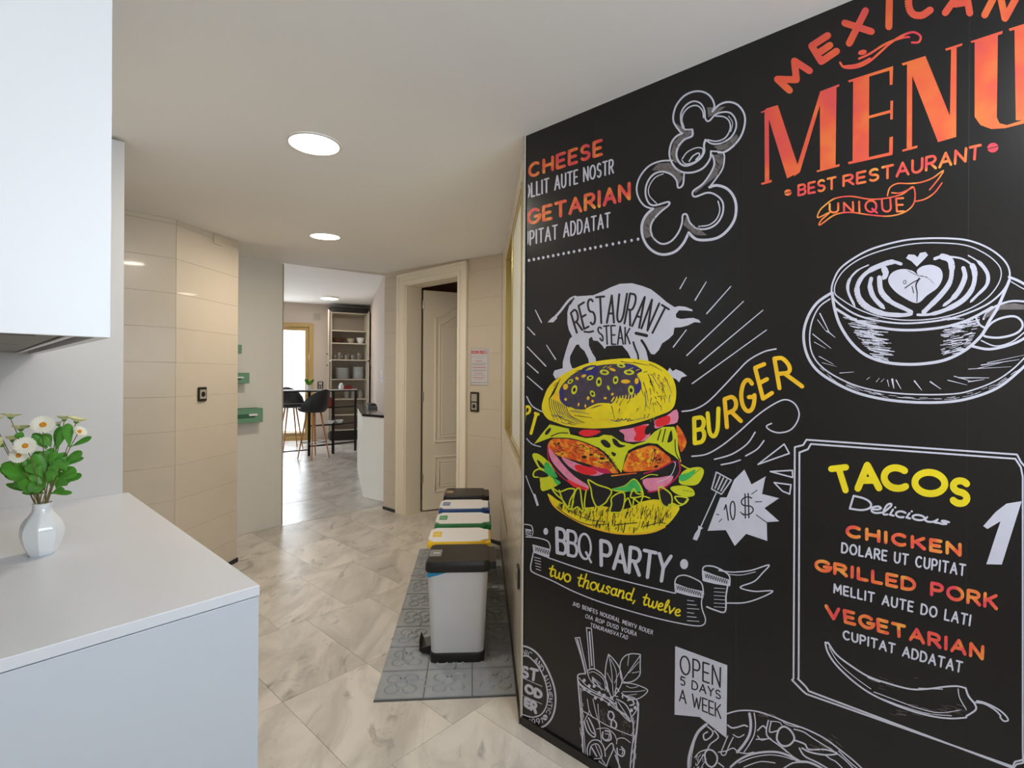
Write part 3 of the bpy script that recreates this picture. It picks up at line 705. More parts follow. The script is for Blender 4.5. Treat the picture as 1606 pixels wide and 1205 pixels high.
# ================================================================== STROKE LETTERING
def cr(pts, n=5, closed=False):
    P = [tuple(p) for p in pts]; out = []; m = len(P); rng = range(m if closed else m - 1)
    for i in rng:
        a = P[(i - 1) % m] if closed or i > 0 else P[0]; b = P[i]; c = P[(i + 1) % m]; d = P[(i + 2) % m] if closed or i + 2 < m else P[-1]
        for k in range(n):
            t = k / n; t2, t3 = t * t, t * t * t
            out.append(tuple(.5 * ((2 * b[j]) + (-a[j] + c[j]) * t + (2 * a[j] - 5 * b[j] + 4 * c[j] - d[j]) * t2 + (-a[j] + 3 * b[j] - 3 * c[j] + d[j]) * t3) for j in range(len(b))))
    out.append(P[0] if closed else P[-1]); return out
def arc(cx, cy, rx, ry, a0, a1, n=10): return [(cx + rx * math.cos(R(a0 + (a1 - a0) * i / n)), cy + ry * math.sin(R(a0 + (a1 - a0) * i / n))) for i in range(n + 1)]
# glyphs: y down, 0 = cap top, 1 = baseline; (width, strokes)
GL_ = {
 'A': (.78, [[(0, 1), (.39, 0), (.78, 1)], [(.14, .66), (.64, .66)]]), 'B': (.62, [[(0, 0), (0, 1)], [(0, 0), (.34, 0)] + arc(.34, .24, .24, .24, -90, 90) + [(0, .48)], [(0, .48), (.36, .48)] + arc(.36, .74, .26, .26, -90, 90) + [(0, 1)]]),
 'C': (.72, [arc(.40, .5, .40, .5, -50, -310, 18)]), 'D': (.70, [[(0, 0), (0, 1)], [(0, 0), (.25, 0)] + arc(.25, .5, .45, .5, -90, 90, 14) + [(0, 1)]]),
 'E': (.55, [[(.55, 0), (0, 0), (0, 1), (.55, 1)], [(0, .5), (.48, .5)]]), 'F': (.55, [[(.55, 0), (0, 0), (0, 1)], [(0, .5), (.45, .5)]]),
 'G': (.76, [arc(.42, .5, .42, .5, -45, -360, 18) + [(.84 - .02, .55), (.48, .55)]]), 'H': (.66, [[(0, 0), (0, 1)], [(.66, 0), (.66, 1)], [(0, .5), (.66, .5)]]),
 'I': (.06, [[(.03, 0), (.03, 1)]]), 'J': (.5, [[(.5, 0), (.5, .75)] + arc(.27, .75, .23, .25, 0, 150)]), 'K': (.66, [[(0, 0), (0, 1)], [(.62, 0), (0, .58)], [(.2, .42), (.66, 1)]]),
 'L': (.50, [[(0, 0), (0, 1), (.5, 1)]]), 'M': (.86, [[(0, 1), (.06, 0), (.43, .72), (.80, 0), (.86, 1)]]), 'N': (.70, [[(0, 1), (0, 0), (.70, 1), (.70, 0)]]),
 'O': (.84, [arc(.42, .5, .42, .5, 0, 360, 22)]), 'P': (.60, [[(0, 0), (0, 1)], [(0, 0), (.32, 0)] + arc(.32, .28, .28, .28, -90, 90) + [(0, .56)]]),
 'Q': (.84, [arc(.42, .5, .42, .5, 0, 360, 22), [(.5, .72), (.86, 1.08)]]), 'R': (.64, [[(0, 0), (0, 1)], [(0, 0), (.34, 0)] + arc(.34, .26, .27, .26, -90, 90) + [(0, .52)], [(.28, .52), (.66, 1)]]),
 'S': (.60, [arc(.31, .25, .27, .25, -35, -270, 12)[:-1] + arc(.30, .75, .29, .25, -90, 145, 12)]), 'T': (.70, [[(0, 0), (.70, 0)], [(.35, 0), (.35, 1)]]),
 'U': (.66, [[(0, 0), (0, .66)] + arc(.33, .66, .33, .34, 180, 0, 12) + [(.66, 0)]]), 'V': (.74, [[(0, 0), (.37, 1), (.74, 0)]]), 'W': (1.0, [[(0, 0), (.25, 1), (.5, .2), (.75, 1), (1.0, 0)]]),
 'X': (.7, [[(0, 0), (.7, 1)], [(.7, 0), (0, 1)]]), 'Y': (.7, [[(0, 0), (.35, .5), (.7, 0)], [(.35, .5), (.35, 1)]]), 'Z': (.6, [[(0, 0), (.6, 0), (0, 1), (.6, 1)]]),
 '0': (.6, [arc(.3, .5, .3, .5, 0, 360, 18)]), '1': (.3, [[(0, .25), (.26, 0), (.26, 1)]]), '5': (.55, [[(.52, 0), (.06, 0), (.03, .42)] + arc(.25, .69, .28, .31, -100, 130, 12)]),
 '9': (.55, [arc(.27, .3, .27, .3, 0, 360, 14), [(.54, .3), (.5, .7), (.3, 1)]]), '$': (.6, [arc(.31, .28, .27, .22, -35, -270, 12)[:-1] + arc(.30, .72, .29, .22, -90, 145, 12), [(.22, -.1), (.22, 1.1)], [(.38, -.1), (.38, 1.1)]]),
 ',': (.15, [[(.12, .9), (.04, 1.18)]]), '.': (.1, [[(.05, .96), (.05, 1)]]), ' ': (.35, []), '-': (.3, [[(0, .5), (.3, .5)]]),
 't': (.36, [[(.20, .12), (.12, .8), (.2, 1), (.34, .92)], [(0, .42), (.36, .38)]]), 'w': (.62, [cr([(0, .42), (.02, .85), (.16, 1), (.28, .85), (.31, .5)], 3) + cr([(.31, .5), (.32, .85), (.45, 1), (.58, .8), (.6, .4)], 3)]),
 'o': (.46, [arc(.23, .7, .22, .3, 0, 360, 14)]), 'h': (.44, [[(.1, -.05), (.02, 1)], cr([(.05, .7), (.18, .45), (.34, .45), (.34, .7), (.32, 1), (.44, .95)], 3)]),
 'u': (.48, [cr([(.02, .42), (0, .8), (.12, 1), (.28, .92), (.38, .6), (.4, .42)], 3), [(.4, .42), (.36, .95), (.48, .95)]]), 's': (.34, [cr([(.32, .48), (.16, .4), (.06, .55), (.2, .7), (.28, .85), (.16, 1), (0, .92)], 3)]),
 'a': (.48, [arc(.2, .72, .19, .28, -40, -340, 12), [(.38, .42), (.35, .95), (.48, .96)]]), 'n': (.46, [[(.02, .42), (0, 1)], cr([(.02, .7), (.18, .43), (.34, .5), (.32, 1), (.44, .95)], 3)]),
 'd': (.48, [arc(.2, .72, .19, .28, -40, -340, 12), [(.46, -.05), (.36, .95), (.48, .96)]]), 'e': (.42, [cr([(.04, .74), (.24, .68), (.34, .52), (.22, .41), (.05, .6), (.06, .9), (.22, 1), (.4, .88)], 3)]),
 'l': (.22, [cr([(.06, .75), (.2, .2), (.18, -.05), (.06, .15), (.02, .8), (.08, 1), (.2, .94)], 3)]), 'v': (.4, [[(0, .42), (.16, 1), (.4, .42)]]), 'i': (.2, [[(.08, .42), (.04, .92), (.18, .96)], [(.12, .18), (.13, .2)]]),
 'c': (.36, [arc(.2, .71, .19, .29, -50, -310, 12)]),
}
class Print:
    """flat print on a plane: shapes given in photo pixels, laid onto the wall plane"""
    def __init__(s, p0, n, origin, ex, clip=None, lift=.0006):
        s.p0, s.n, s.o, s.ex, s.clip = p0, n, origin, ex, clip; s.mb = MB(); s.mats = []; s.z = 0.0; s.lift = lift; s.q = 0
    def mk(s, m):
        if m not in s.mats: s.mats.append(m)
        s.mb.k = s.mats.index(m)
    def poly(s, pts, m):
        s.mk(m); pts = [tuple(p[:2]) for p in pts]
        if s.clip:
            for (ax, ay, bx, by) in s.clip:   # keep left side of a->b
                out = []; f = lambda p: (bx - ax) * (p[1] - ay) - (by - ay) * (p[0] - ax)
                for i in range(len(pts)):
                    p, q = pts[i], pts[(i + 1) % len(pts)]; fp, fq = f(p), f(q)
                    if fp >= 0: out.append(p)
                    if (fp >= 0) != (fq >= 0): t = fp / (fp - fq); out.append((p[0] + (q[0] - p[0]) * t, p[1] + (q[1] - p[1]) * t))
                pts = out
                if len(pts) < 3: return
        s.q = (s.q + 1) % 36; d = s.lift + s.z + s.q * 3e-6
        ids = []
        for x, y in pts:
            P = on_plane(x, y, s.p0, s.n); ids.append(s.mb.pt(P + s.n * d - s.o))
        s.mb.face(ids)
    def stroke(s, pts, w_, m, round_=True):
        ws = w_ if isinstance(w_, (list, tuple)) else [w_] * len(pts)
        if len(ws) != len(pts): ws = [ws[0] + (ws[-1] - ws[0]) * i / (len(pts) - 1) if len(ws) == 2 else ws[min(int(i / (len(pts) - 1) * (len(ws) - 1)), len(ws) - 1)] for i in range(len(pts))]
        for i in range(len(pts) - 1):
            (x0, y0), (x1, y1) = pts[i][:2], pts[i + 1][:2]; dx, dy = x1 - x0, y1 - y0; l = math.hypot(dx, dy)
            if l < 1e-6: continue
            nx, ny = -dy / l, dx / l; a, b = ws[i] / 2, ws[i + 1] / 2
            s.poly([(x0 + nx * a, y0 + ny * a), (x1 + nx * b, y1 + ny * b), (x1 - nx * b, y1 - ny * b), (x0 - nx * a, y0 - ny * a)], m)
        if round_:
            for i, p in enumerate(pts):
                r = ws[i] / 2
                if r < .25: continue
                if 0 < i < len(pts) - 1:
                    v1 = (p[0] - pts[i - 1][0], p[1] - pts[i - 1][1]); v2 = (pts[i + 1][0] - p[0], pts[i + 1][1] - p[1])
                    d = (v1[0] * v2[0] + v1[1] * v2[1]) / ((math.hypot(*v1) * math.hypot(*v2)) or 1)
                    if d > .985: continue
                s.poly([(p[0] + r * math.cos(k * math.pi / 4 + .39), p[1] + r * math.sin(k * math.pi / 4 + .39)) for k in range(8)], m)
    def ell(s, cx, cy, rx, ry, m, rot=0, n=18):
        c, q = math.cos(R(rot)), math.sin(R(rot)); s.poly([(cx + rx * math.cos(t) * c - ry * math.sin(t) * q, cy + rx * math.cos(t) * q + ry * math.sin(t) * c) for t in [2 * math.pi * i / n for i in range(n)]], m)
    def text(s, txt, top, bot, w_, m, gap=.22, tight=0.0, wobble=0.0):
        """top / bottom guide curves in pixels; letters fill the space between them"""
        adv = []; x = 0
        for ch in txt: g = GL_[ch]; adv.append((x, g)); x += g[0] + gap
        tot = x - gap
        def on(curve, t):
            if len(curve) == 2: (a, b), (c, d) = curve; return a + (c - a) * t, b + (d - b) * t
            L = [0]
            for p, q in zip(curve, curve[1:]): L.append(L[-1] + math.hypot(q[0] - p[0], q[1] - p[1]))
            t *= L[-1]
            for i in range(len(curve) - 1):
                if t <= L[i + 1] or i == len(curve) - 2:
                    k = (t - L[i]) / ((L[i + 1] - L[i]) or 1); return curve[i][0] + (curve[i + 1][0] - curve[i][0]) * k, curve[i][1] + (curve[i + 1][1] - curve[i][1]) * k
        for x0, (gw, strokes) in adv:
            for st in strokes:
                pts = []; ww = []
                for (gx, gy) in st:
                    t = (x0 + gx) / tot; a = on(top, t); b = on(bot, t); pts.append((a[0] + (b[0] - a[0]) * gy, a[1] + (b[1] - a[1]) * gy))
                    ww.append(w_[0] + (w_[1] - w_[0]) * t if isinstance(w_, tuple) else w_)
                s.stroke(pts, ww, m)
    def build(s, name, parent): return s.mb.build(name, s.mats, parent, recalc=False) if s.mb.f else None

# ------------------------------------------------------------------ text on the notice
nd = Vector((Td[0][1], Td[1][1], 0)); pn = nt_.location.copy(); 
P_ = Print(pn, nd, pn, None, lift=.0016)
def nq(x, y): return (720 + x / 9.267, 530 + y / 9.267)
P_.stroke([nq(175, 155), nq(420, 160), nq(420, 690), nq(170, 690), nq(175, 155)], .5, M['greyink'])
P_.text('ROOM RULES', [nq(186, 186), nq(402, 186)], [nq(186, 232), nq(402, 232)], .85, M['redink'], gap=.3)
for (y, xa, xb, m, w_) in [(270, 185, 395, 'greyink', .45), (298, 225, 355, 'greyink', .4), (338, 235, 340, 'redink', .9), (370, 185, 405, 'greyink', .5), (385, 195, 385, 'greyink', .6), (400, 200, 390, 'greyink', .5), (432, 195, 395, 'redink', 1.1), (463, 190, 390, 'greyink', .6), (478, 190, 400, 'greyink', .5), (495, 210, 350, 'greyink', .5), (523, 215, 355, 'redink', .9), (550, 190, 385, 'greyink', .5), (580, 205, 375, 'redink', .9), (605, 230, 355, 'greyink', .5), (650, 180, 405, 'greyink', .9)]:
    x = xa
    while x < xb:
        q = random.uniform(8, 26); P_.stroke([nq(x, y), nq(min(x + q, xb), y)], w_, M[m], False); x += q + 5
pr = P_.build('notice_print', None); pr.parent = nt_; pr.matrix_parent_inverse = (nt_.matrix_world.to_3x3().to_4x4()).inverted(); pr.location = (0, 0, 0)

# ================================================================== MENU MURAL
NM = -V; MP0 = A.copy()
mural = thing('menu_mural', 'black chalkboard-style menu mural on vinyl sheets covering the right wall', 'mural', A.copy())
x_at = lambda px: on_plane(px, 600, MP0, NM)
joints = [0.0] + [(x_at(q) - A).dot(-U) for q in (930.5, 1156.5, 1517.5)] + [2.62]
ztop = on_plane(829.3, 211.5, MP0, NM).z
Tmu = Matrix(((-U.x, NM.x, 0, 0), (-U.y, NM.y, 0, 0), (0, 0, 1, 0), (0, 0, 0, 1)))
for a, b in zip(joints, joints[1:]):
    mb = MB(); mb.T = Tmu; mb.box(a + .0006, -.005, .034, b - .0006, 0, ztop); mb.build('mural_sheet', M['mural'], mural)
for a in joints[1:4]:
    mb = MB(); mb.T = Tmu; mb.box(a - .0011, -.003, .034, a + .0011, .0002, ztop); mb.build('sheet_joint', M['ink_grey'] if a < .2 else M['black'], mural)
CLIP = [(819.0, 1150, 829.6, 205)[::1], (829.3, 211.5, 1700, -151)]
# keep points right of the left edge, below the top edge
CLIP = [(829.6, 190, 818.9, 1150), (829.3, 212.3, 1340, -.5)]
CLIP = [(818.9, 1150, 829.6, 190), (829.3, 212.3, 1340, -.5), (1340, 1459, 819.2, 1134)]
lay = [0]
def new(z=None):
    p = Print(MP0, NM, MP0, None, CLIP); lay[0] = 0; return p
def fr(ox, oy, k): return lambda pts: [(ox + p[0] / k, oy + p[1] / k) for p in pts]
m1 = fr(810, 190, 5.02); m2 = fr(980, 130, 4.305); m3 = fr(1180, 0, 3.256); m4 = fr(1240, 350, 4.016); m5 = fr(820, 420, 4.015); m5b = fr(840, 420, 5.736)
m6 = fr(820, 550, 4.017); m7 = fr(1060, 540, 3.764); m8 = fr(1230, 670, 3.013); m9 = fr(815, 800, 3.917); m10 = fr(815, 970, 5.129); m11 = fr(1040, 1000, 4.7235); m12 = fr(1230, 980, 4.271); m13 = fr(830, 660, 5.736)
m4e = fr(0, 0, 1)
WH, GY, BK, YE, OR, FI = M['ink_white'], M['ink_grey'], M['ink_black'], M['ink_yellow'], M['ink_orange'], M['ink_fire']
def S(p, f, pts, w_, m, k=1.0, smooth=True, closed=False, n=5, rnd=True):
    q = f(pts); q = cr(q, n, closed) if smooth else (q + [q[0]] if closed else q); p.stroke(q, w_, m, rnd)
# ---- lettering, upper left block
def line(*a, **k):
    q = new(); q.text(*a, **k); return q.build('lettering', mural)
line('CHEESE', m1([(104, 345), (668, 152)]), m1([(104, 440), (668, 262)]), (4.6, 5.2), FI, gap=.36)
line('OLLIT AUTE NOSTR', m1([(64, 507), (762, 302)]), m1([(64, 612), (762, 408)]), 2.6, WH, gap=.36)
line('EGETARIAN', m1([(0, 735), (888, 492)]), m1([(0, 835), (888, 612)]), (4.8, 5.4), FI, gap=.34)
line('UPITAT ADDATAT', m1([(58, 880), (735, 722)]), m1([(58, 985), (735, 832)]), 2.5, WH, gap=.36)
p = new()
xs = [100, 138, 175, 212, 250, 290, 330, 372, 412, 454, 497, 540, 582, 622, 665, 711, 760, 808, 855, 907, 958]
for x in xs:
    q = m1([(x, 1097 - (x - 100) * .1946)])[0]; p.ell(q[0], q[1], 2.1, 2.5, WH, n=10)
p.build('dotted_line', mural)
# ---- pepper slices
p = new()
def hatch(p, f, x0, y0, x1, y1, n, dx, dy, w_, m, jit=6):
    for _ in range(n):
        x = random.uniform(x0, x1); y = random.uniform(y0, y1); k = random.uniform(.4, 1)
        S(p, f, [(x, y), (x + dx * k + random.uniform(-jit, jit), y + dy * k + random.uniform(-jit, jit))], w_, m, smooth=False, rnd=False)
for pl_ in ([(385, 340), (345, 285), (352, 275), (420, 330), (440, 320), (455, 345), (420, 365)], [(555, 165), (590, 165), (600, 195), (640, 165), (680, 160), (640, 195), (565, 235)], [(600, 430), (680, 410), (755, 345), (765, 365), (740, 415), (680, 455), (630, 455)],
            [(380, 350), (330, 400), (310, 480), (335, 540), (365, 540), (340, 470), (370, 400), (420, 360)], [(180, 590), (225, 545), (300, 540), (380, 610), (395, 640), (360, 690), (350, 650), (300, 610), (230, 595)],
            [(180, 850), (135, 910), (118, 990), (140, 1050), (190, 1035), (175, 960), (230, 880), (280, 830)], [(590, 490), (660, 480), (665, 540), (620, 630), (530, 700), (480, 745), (470, 735), (560, 640), (600, 560)], [(395, 960), (415, 900), (440, 960), (520, 1000), (555, 1030), (470, 1030), (430, 990)]):
    p.z = 0; p.poly(m2(pl_), M['ink_grey'])
p.z = .00015
for (a, b, c_2, d_2) in ((190, 545, 380, 640), (130, 880, 200, 1050), (600, 480, 660, 600), (410, 940, 540, 1030), (320, 390, 380, 540), (640, 370, 750, 450)): hatch(p, m2, a, b, c_2, d_2, 18, 26, 30, .7, BK)
for pts, w_ in (([(385, 345), (335, 275), (328, 220), (350, 150), (400, 90), (465, 60), (530, 62), (580, 95), (605, 150), (592, 195)], 2.9), ([(592, 195), (640, 148), (700, 130), (760, 148), (802, 200), (812, 265), (790, 350), (740, 420), (680, 465), (632, 472)], 3.0),
                ([(582, 462), (575, 515), (530, 575), (460, 605), (385, 602), (330, 560), (302, 490), (312, 415), (345, 365), (390, 340)], 3.0)): S(p, m2, pts, w_, WH)
for pts, w_ in (([(455, 315), (400, 312), (380, 260), (382, 200), (415, 150), (465, 125), (512, 140), (538, 185), (545, 245), (570, 258), (612, 215), (665, 198), (715, 205), (748, 250), (750, 310), (715, 370), (650, 408), (590, 412), (545, 385)], 2.6),
                ([(455, 315), (455, 358), (400, 385), (358, 440), (350, 500), (380, 550), (430, 558), (500, 520), (535, 470), (535, 420), (545, 385)], 3.2), ([(400, 300), (385, 250), (400, 200), (440, 162), (490, 155), (525, 190), (532, 235)], 2.2),
                ([(560, 385), (620, 395), (680, 370), (712, 310), (705, 260), (670, 230), (615, 225)], 2.2), ([(700, 225), (728, 270), (715, 330)], 1.2)): S(p, m2, pts, w_, WH)
S(p, m2, [(385, 520), (420, 470), (480, 440), (525, 445), (520, 490), (470, 535), (410, 548), (385, 520)], 1.8, WH); S(p, m2, [(435, 530), (460, 495), (495, 475), (505, 490), (480, 520)], 2.2, WH)
for pts, w_ in (([(322, 525), (240, 530), (160, 565), (100, 640), (80, 720), (100, 790), (140, 835), (190, 850)], 2.6), ([(190, 850), (140, 900), (115, 965), (122, 1040), (155, 1105), (210, 1148), (270, 1160), (340, 1140), (395, 1085), (432, 1012)], 4.0),
                ([(432, 1012), (480, 1055), (550, 1062), (630, 1045), (695, 995), (742, 920), (752, 830), (730, 760), (685, 712), (620, 693), (572, 705)], 4.2), ([(572, 705), (622, 640), (660, 580), (672, 520), (662, 472), (585, 462)], 2.4)): S(p, m2, pts, w_, WH)
for pts, w_ in (([(400, 618), (392, 690), (360, 708), (350, 660), (312, 618), (250, 600), (190, 622), (150, 680), (140, 750), (162, 812), (205, 828), (290, 805), (298, 825), (235, 878), (185, 940), (175, 1000), (200, 1055), (250, 1088), (310, 1072), (360, 1015), (386, 950), (392, 895), (418, 890), (440, 945), (490, 985), (560, 985), (622, 950), (660, 885), (662, 810), (622, 762), (560, 742), (472, 770), (462, 732), (530, 680), (585, 600), (605, 540), (592, 490)], 2.8),
                ([(215, 815), (165, 760), (165, 700), (205, 640), (260, 615)], 1.6), ([(500, 970), (570, 960), (620, 920), (642, 860), (630, 800)], 2.0)): S(p, m2, pts, w_, WH, n=4)
p.build('pepper_slice_drawing', mural)
# ---- headline
p = new()
for pts in ([(190, 462), (128, 405), (225, 408), (215, 312), (292, 362)], [(385, 182), (303, 235), (352, 315), (430, 262)], [(328, 278), (396, 232)], [(472, 118), (608, 162)], [(578, 55), (495, 222)], [(701, -60), (697, 138)], [(985, 66), (1085, -75), (1110, 68)], [(1035, 22), (1098, 12)], [(1186, 78), (1258, -62), (1290, 95), (1375, -62)]):
    S(p, m3, pts, 11, OR, smooth=False)
S(p, m3, [(908, 52), (862, 80), (815, 68), (797, 15), (812, -40), (862, -70), (905, -55)], 11.5, OR)
for pl_ in ([(62, 562), (84, 556), (87, 928), (64, 934)], [(68, 556), (130, 537), (243, 878), (178, 912)], [(212, 902), (346, 470), (366, 466), (243, 880)], [(345, 472), (430, 436), (425, 848), (346, 868)], [(328, 872), (445, 838), (446, 850), (330, 880)], [(345, 468), (445, 430), (443, 442), (348, 482)], [(43, 572), (130, 537), (128, 550), (46, 578)], [(44, 936), (100, 918), (98, 932), (48, 945)],
            [(515, 405), (597, 378), (595, 812), (512, 834)], [(488, 412), (719, 338), (718, 356), (495, 422)], [(700, 345), (719, 338), (716, 432), (702, 436)], [(595, 592), (718, 558), (718, 574), (595, 606)], [(705, 516), (719, 514), (717, 610), (704, 612)], [(488, 828), (716, 775), (715, 792), (492, 840)], [(700, 702), (718, 697), (717, 785), (698, 795)],
            [(790, 322), (817, 316), (815, 765), (788, 768)], [(765, 766), (842, 743), (842, 756), (767, 776)], [(762, 325), (885, 286), (885, 300), (770, 336)], [(790, 318), (884, 287), (1018, 615), (1041, 700), (948, 727), (800, 345)], [(1015, 245), (1043, 238), (1041, 702), (1008, 640)], [(984, 250), (1073, 221), (1071, 234), (990, 260)],
            [(1135, 208), (1254, 172), (1248, 600), (1262, 630), (1300, 640), (1387, 612), (1460, 560), (1460, 605), (1385, 632), (1290, 656), (1220, 660), (1165, 640), (1135, 598)], [(1113, 212), (1278, 158), (1276, 174), (1120, 220)], [(1338, 140), (1480, 90), (1478, 560), (1400, 615), (1345, 615)], [(1308, 148), (1520, 80), (1520, 95), (1315, 160)]): p.poly(m3(pl_), OR)
for pts, w_ in (([(448, 320), (470, 345), (530, 345), (590, 320), (650, 270), (700, 225), (760, 185), (820, 165), (858, 185), (850, 215), (815, 218)], [4, 2.5, 3.5, 3.5, 3.8, 3.4, 3.2, 3.0, 4, 5, 6]), ([(545, 300), (600, 275), (680, 225), (760, 195), (800, 190)], 3), ([(470, 340), (540, 330), (600, 300)], 2)):
    q = cr(m3(pts), 4); p.stroke(q, 3.6, FI)
p.ell(*m3([(562, 268)])[0], 7, 4, OR, rot=-15)
p.text('BEST', m3([(236, 948), (425, 905)]), m3([(236, 998), (425, 962)]), 3.6, FI, gap=.28); p.text('RESTAURANT', m3([(466, 900), (800, 825), (1165, 742)]), m3([(466, 950), (800, 890), (1160, 808)]), (3.8, 4.4), FI, gap=.28)
for x, y, r in ((182, 984, 5.4), (1228, 755, 8)):
    q = m3([(x, y)])[0]; p.z = 0; p.ell(q[0], q[1], r * 1.1, r * .95, FI, rot=-15); p.z = .00015; p.stroke([(q[0] - r, q[1] + r * .25), (q[0] + r, q[1] - r * .25)], 1.4, BK); p.z = 0
p.z = .0
for pts in ([(372, 1048), (420, 1015), (500, 1003), (600, 1018), (690, 1012), (770, 990), (822, 955), (828, 1030), (785, 1080), (700, 1104), (600, 1098), (500, 1085), (420, 1098), (345, 1150), (352, 1125), (395, 1085), (335, 1112), (345, 1075), (372, 1048)], [(690, 1000), (702, 960), (740, 938), (800, 938), (860, 932), (920, 910), (975, 872), (950, 915), (905, 970)], [(968, 935), (930, 985), (880, 1018), (828, 1030)], [(712, 985), (760, 985), (820, 958)]): S(p, m3, pts, 2.2, FI)
p.text('UNIQUE', m3([(395, 1042), (770, 1012)]), m3([(395, 1086), (775, 1080)]), 3.2, FI, gap=.45)
p.build('headline_lettering', mural)
# ---- coffee cup
p = new()
S(p, m4, [(258, 430), (268, 370), (310, 290), (400, 220), (520, 160), (700, 112), (850, 97), (1000, 97), (1120, 110), (1230, 150), (1320, 210), (1370, 275), (1378, 350), (1335, 430), (1250, 505), (1130, 562), (1000, 602), (850, 625), (700, 632), (550, 615), (420, 580), (320, 520), (270, 470)], 2.8, WH, closed=True)
S(p, m4, [(278, 440), (288, 370), (345, 290), (450, 220), (600, 166), (780, 130), (960, 126), (1110, 142), (1220, 190), (1292, 245), (1325, 300), (1315, 370), (1260, 450), (1180, 512), (1060, 566), (900, 603), (720, 612), (560, 590), (420, 540), (320, 480)], 1.8, WH, closed=True)
S(p, m4, [(262, 440), (275, 530), (310, 640), (380, 750), (470, 830), (590, 875), (720, 890), (850, 885), (980, 860), (1100, 800), (1200, 710), (1250, 620), (1300, 540), (1345, 440), (1378, 360)], 4.6, WH)
S(p, m4, [(285, 540), (420, 618), (560, 658), (700, 674), (850, 670), (1000, 648), (1130, 605), (1270, 530)], 4.0, WH)
S(p, m4, [(258, 440), (170, 500), (110, 590), (82, 700), (100, 820), (160, 920), (270, 1000), (420, 1070), (600, 1112), (800, 1130), (1000, 1126), (1150, 1098), (1300, 1040), (1420, 950), (1520, 850), (1580, 760)], 4.2, WH)
S(p, m4, [(248, 478), (180, 530), (135, 620), (120, 720), (135, 820), (190, 900), (290, 970), (430, 1030), (600, 1065), (800, 1080), (1000, 1078), (1120, 1060), (1280, 1000), (1400, 920), (1500, 820)], 2.2, WH)
S(p, m4, [(1375, 340), (1450, 372), (1530, 430), (1570, 520), (1550, 640), (1480, 720), (1380, 768), (1250, 795), (1140, 775)], 4.0, WH); S(p, m4, [(1390, 370), (1440, 400), (1500, 440), (1530, 520)], 1.6, WH)
S(p, m4, [(1220, 712), (1225, 680), (1265, 630), (1330, 598), (1410, 588), (1455, 620), (1455, 665), (1405, 702), (1310, 722)], 3.4, WH, closed=True); S(p, m4, [(1165, 590), (1190, 640), (1235, 665)], 3, WH); S(p, m4, [(1215, 605), (1240, 560), (1300, 520), (1390, 492), (1480, 495)], 3.2, WH)
S(p, m4, [(1200, 740), (1290, 775), (1390, 750), (1470, 690)], 2.0, WH)
p.poly(m4([(1215, 600), (1245, 550), (1320, 512), (1410, 505), (1470, 515), (1470, 545), (1400, 545), (1320, 545), (1250, 590)]), GY)
heart = [(795, 505), (700, 462), (640, 412), (614, 360), (640, 312), (700, 290), (765, 300), (800, 325), (795, 300), (830, 272), (890, 264), (945, 290), (957, 345), (925, 408), (860, 455)]
p.poly(cr(m4(heart), 4, True)[:-1], WH); p.poly(m4([(795, 275), (760, 240), (727, 222), (742, 198), (780, 200), (800, 215), (815, 188), (850, 182), (866, 202), (835, 235)]), WH)
for pts, w_ in (([(695, 258), (640, 245), (560, 270), (490, 305), (440, 355), (418, 420), (440, 490), (500, 540), (590, 572), (700, 580), (760, 572)], [5, 8, 8, 6, 7, 9, 10, 9, 7, 6, 5]), ([(490, 265), (420, 300), (370, 360), (362, 430), (405, 525)], [2, 3, 5, 4, 2]), ([(508, 350), (500, 400), (525, 470), (590, 538)], [6, 8, 7, 3]),
                ([(560, 345), (570, 430), (630, 495), (720, 540), (760, 560)], [8, 9, 7, 6, 6]), ([(590, 290), (600, 320), (585, 350)], [10, 8, 4]),
                ([(908, 225), (955, 212), (1005, 235), (1015, 300), (1000, 380), (940, 460), (880, 520), (840, 560)], [5, 10, 10, 7, 8, 8, 7, 8]), ([(1000, 212), (1080, 225), (1145, 270), (1160, 340), (1140, 420), (1080, 490), (980, 545), (880, 575), (800, 578)], [3, 3, 9, 7, 8, 8, 6, 4, 4]),
                ([(1120, 205), (1190, 250), (1240, 320), (1235, 390), (1180, 450), (1130, 500)], [2, 6, 6, 5, 4, 1]), ([(1088, 285), (1098, 340), (1065, 420), (1015, 480), (960, 522)], [7, 8, 8, 5, 2])):
    q = cr(m4(pts), 4); ww = [w_[min(int(i / 4), len(w_) - 1)] for i in range(len(q))]; p.stroke(q, ww, WH)
p.z = .00015
S(p, m4, [(795, 500), (797, 440), (790, 390), (810, 350)], [1, 3], BK); S(p, m4, [(720, 410), (770, 375), (815, 352)], 1.6, BK); S(p, m4, [(765, 400), (775, 440)], 1.4, BK); p.stroke(cr(m4([(712, 365), (725, 362), (725, 382), (712, 380)]), 3, True), .9, BK); S(p, m4, [(820, 330), (870, 350), (900, 380)], .6, GY); S(p, m4, [(740, 300), (800, 330), (860, 340)], .8, BK)
p.z = 0
for _ in range(120):
    y = random.uniform(590, 850); xl = 330 + max(0, (y - 600)) * .75; x = random.uniform(xl, xl + (640 - xl) * .5); S(p, m4, [(x, y), (min(x + random.uniform(30, 110), 690), y + random.uniform(2, 18))], random.uniform(.5, 1.4), WH, smooth=False, rnd=False)
for _ in range(110):
    y = random.uniform(600, 830); xr = 1190 - max(0, y - 640) * .45; x = random.uniform(940, xr - 30); S(p, m4, [(x, y), (min(x + random.uniform(25, 90), xr), y - random.uniform(2, 14))], random.uniform(.5, 1.4), WH, smooth=False, rnd=False)
